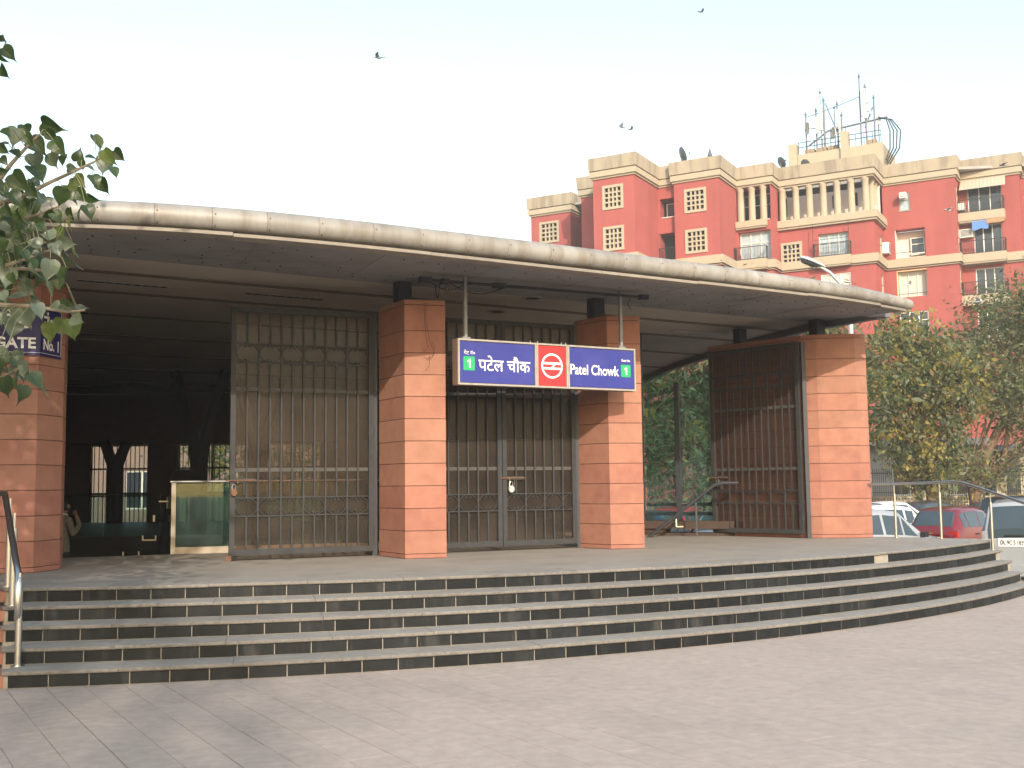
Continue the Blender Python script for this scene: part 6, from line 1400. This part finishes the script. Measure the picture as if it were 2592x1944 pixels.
car('white saloon roof just behind the red hatchback', at_rear(14.3,34.6,4.1,24), 24, MATS['paint_white'], 'sedan', 4.1, 1.6, 1.04)
car('black roofed car in the far row beside the silver people carrier', (18.3,38.6,GZ), 15, CP('paint_black',(.02,.02,.022),.2), 'van', 4.2, 1.65, .92)
car('dark blue hatchback seen through the left glass pane', (3.9,30.4,GZ), 62, CP('paint_blue',(.04,.07,.16),.4), 'hatch', 3.5, 1.5, 1.0, 'DL 4C 2207')
car('bright red car glimpsed through the glass screen beside the blue one', (5.15,34.2,GZ), 60, CP('paint_bright_red',(.5,.02,.03),.1), 'hatch', 3.5, 1.5, 1.02)
car('pale blue saloon seen through the right glass pane', (6.1,30.6,GZ), 64, CP('paint_pale_blue',(.22,.30,.38),.4), 'hatch', 3.7, 1.55, 1.0)

# ================================================================== STREET LAMP
t = thing('street_lamp','street lamp with a grey cobra head rising behind the canopy edge','street lamp',(8.05,26,-.55))
mb = MB(); mb.tube([(8.05,26,-.55),(8.05,26,3),(8.05,26,5.6),(8.0,26,6.05),(7.82,26,6.42),(7.6,26,6.66),(7.38,26,6.80)],[.08,.065,.055,.045,.042,.04,.038],12); mb.build('pole', mat('lamp_grey',(.40,.42,.42),.5,.08,6,metal=.2), t, smooth=True)
d = Vector((-.93,0,.37)).normalized(); nz = Vector((.37,0,.93)).normalized(); c0 = Vector((7.20,26,6.90))
rows = []; 
for x,w,h in ((-.30,.05,.035),(-.22,.09,.06),(-.05,.125,.085),(.12,.14,.10),(.26,.12,.085),(.33,.06,.04)):
    rows.append([tuple(c0+d*x+Vector((0,1,0))*w*cos(a)+nz*(h*sin(a) if sin(a) > 0 else 0.02*sin(a))) for a in np.linspace(0,2*pi,17)])
mb = MB(); mb.grid(rows); mb.add(rows[0][:-1],[tuple(range(16))]); mb.add(rows[-1][:-1],[tuple(range(16))]); mb.build('lamp_head', MATS['lamp_grey'], t, smooth=True)
mb = MB(); P = [tuple(c0+d*(.06+.25*cos(a))+Vector((0,1,0))*.118*sin(a)-nz*.022) for a in np.linspace(0,2*pi,16,endpoint=False)]; P2_ = [tuple(c0+d*(.07+.20*cos(a))+Vector((0,1,0))*.085*sin(a)-nz*.075) for a in np.linspace(0,2*pi,16,endpoint=False)]
mb.grid([P+[P[0]],P2_+[P2_[0]]]); mb.add(P2_,[tuple(range(16))]); mb.build('lens', mat('lamp_lens',(.05,.055,.055),.15,spec=.5), t, smooth=True)

# ================================================================== BIRDS
FEA = mat('pigeon_grey',(.16,.165,.18),.8,.2,20)
def bird(label, loc, heading, flap, s=1.0, pale=False):
    s *= .75
    t = thing('bird', label, 'bird', loc, radians(heading), 'birds in the air')
    mt = mat('pigeon_pale',(.42,.43,.45),.8,.1,20) if pale else FEA
    mb = MB(); mb.tube([(.17*s,0,.03*s),(.145*s,0,.03*s),(.10*s,0,.022*s),(.06*s,0,.01*s),(0,0,0),(-.08*s,0,.0),(-.15*s,0,.008*s)],[.006*s,.022*s,.026*s,.035*s,.048*s,.038*s,.015*s],10); mb.build('body', mt, t, local=True, smooth=True)
    mb = MB(); mb.add([(-.12*s,-.018*s,.006*s),(-.12*s,.018*s,.006*s),(-.25*s,.045*s,.0),(-.25*s,-.045*s,.0),(-.12*s,0,.014*s),(-.25*s,0,.006*s)],[(0,3,5,4),(4,5,2,1),(0,1,2,3)]); mb.build('tail', mt, t, local=True)
    for sg in (-1,1):
        mb = MB(); rows = []
        for f,ch,xo in ((0,.11,.04),(.35,.12,.05),(.7,.085,.02),(1.0,.02,-.05)):
            y = sg*(.03+.27*f)*s*cos(radians(flap*(.6+.4*f))); z = (.27*f)*s*sin(radians(flap*(1.2-.4*f)))+.02*s
            rows.append([((xo+ch*.5)*s,y,z),(xo*s,y,z+.012*s),((xo-ch*.5-.02)*s,y,z)])
        mb.grid(rows); mb.grid([[(p[0],p[1],p[2]-.006*s) for p in r] for r in rows]); mb.build('wing', mt, t, local=True, recalc=False)
    return t
bird('lone grey bird with raised wings high above the middle of the canopy',(-3.62,30,13.67),170,28,1.0)
bird('left bird of the close pair above the apartment block towers',(4.71,45,16.53),200,62,1.1)
bird('right bird of the close pair above the apartment block towers',(5.07,45,16.43),20,30,1.0)
bird('small bird highest in the sky near the top edge',(7.24,40,19.28),30,25,.9)
bird('pale bird gliding in front of the plain red wall right of the colonnade',(18.15,45,12.84),190,12,1.2,True)
bird('pale bird diving in front of the lowest right balcony',(17.92,42,8.51),320,35,1.3,True)
bird('grey bird passing the yellow edged window above the canopy end',(16.36,45,9.72),10,40,1.2,True)
bird('small pale bird in front of the pierced window above the lamp',(12.86,50,12.31),180,20,1.0,True)
bird('dark bird gliding along the cornice near the right edge',(27.38,60,19.06),185,8,1.6)
# ================================================================== HAZE
hm_ = bpy.data.materials.new('thin_haze'); hm_.use_nodes = True; nt = hm_.node_tree
nt.nodes.remove(nt.nodes['Principled BSDF']); pv_ = nt.nodes.new('ShaderNodeVolumePrincipled'); pv_.inputs['Density'].default_value = .0010
pv_.inputs['Color'].default_value = (.97,.95,.93,1); nt.links.new(pv_.outputs[0], nt.nodes['Material Output'].inputs['Volume'])
mb = MB(); mb.box(-425,425,-305,605,-5.5,38); tag(mb.build('haze', hm_), kind='stuff')
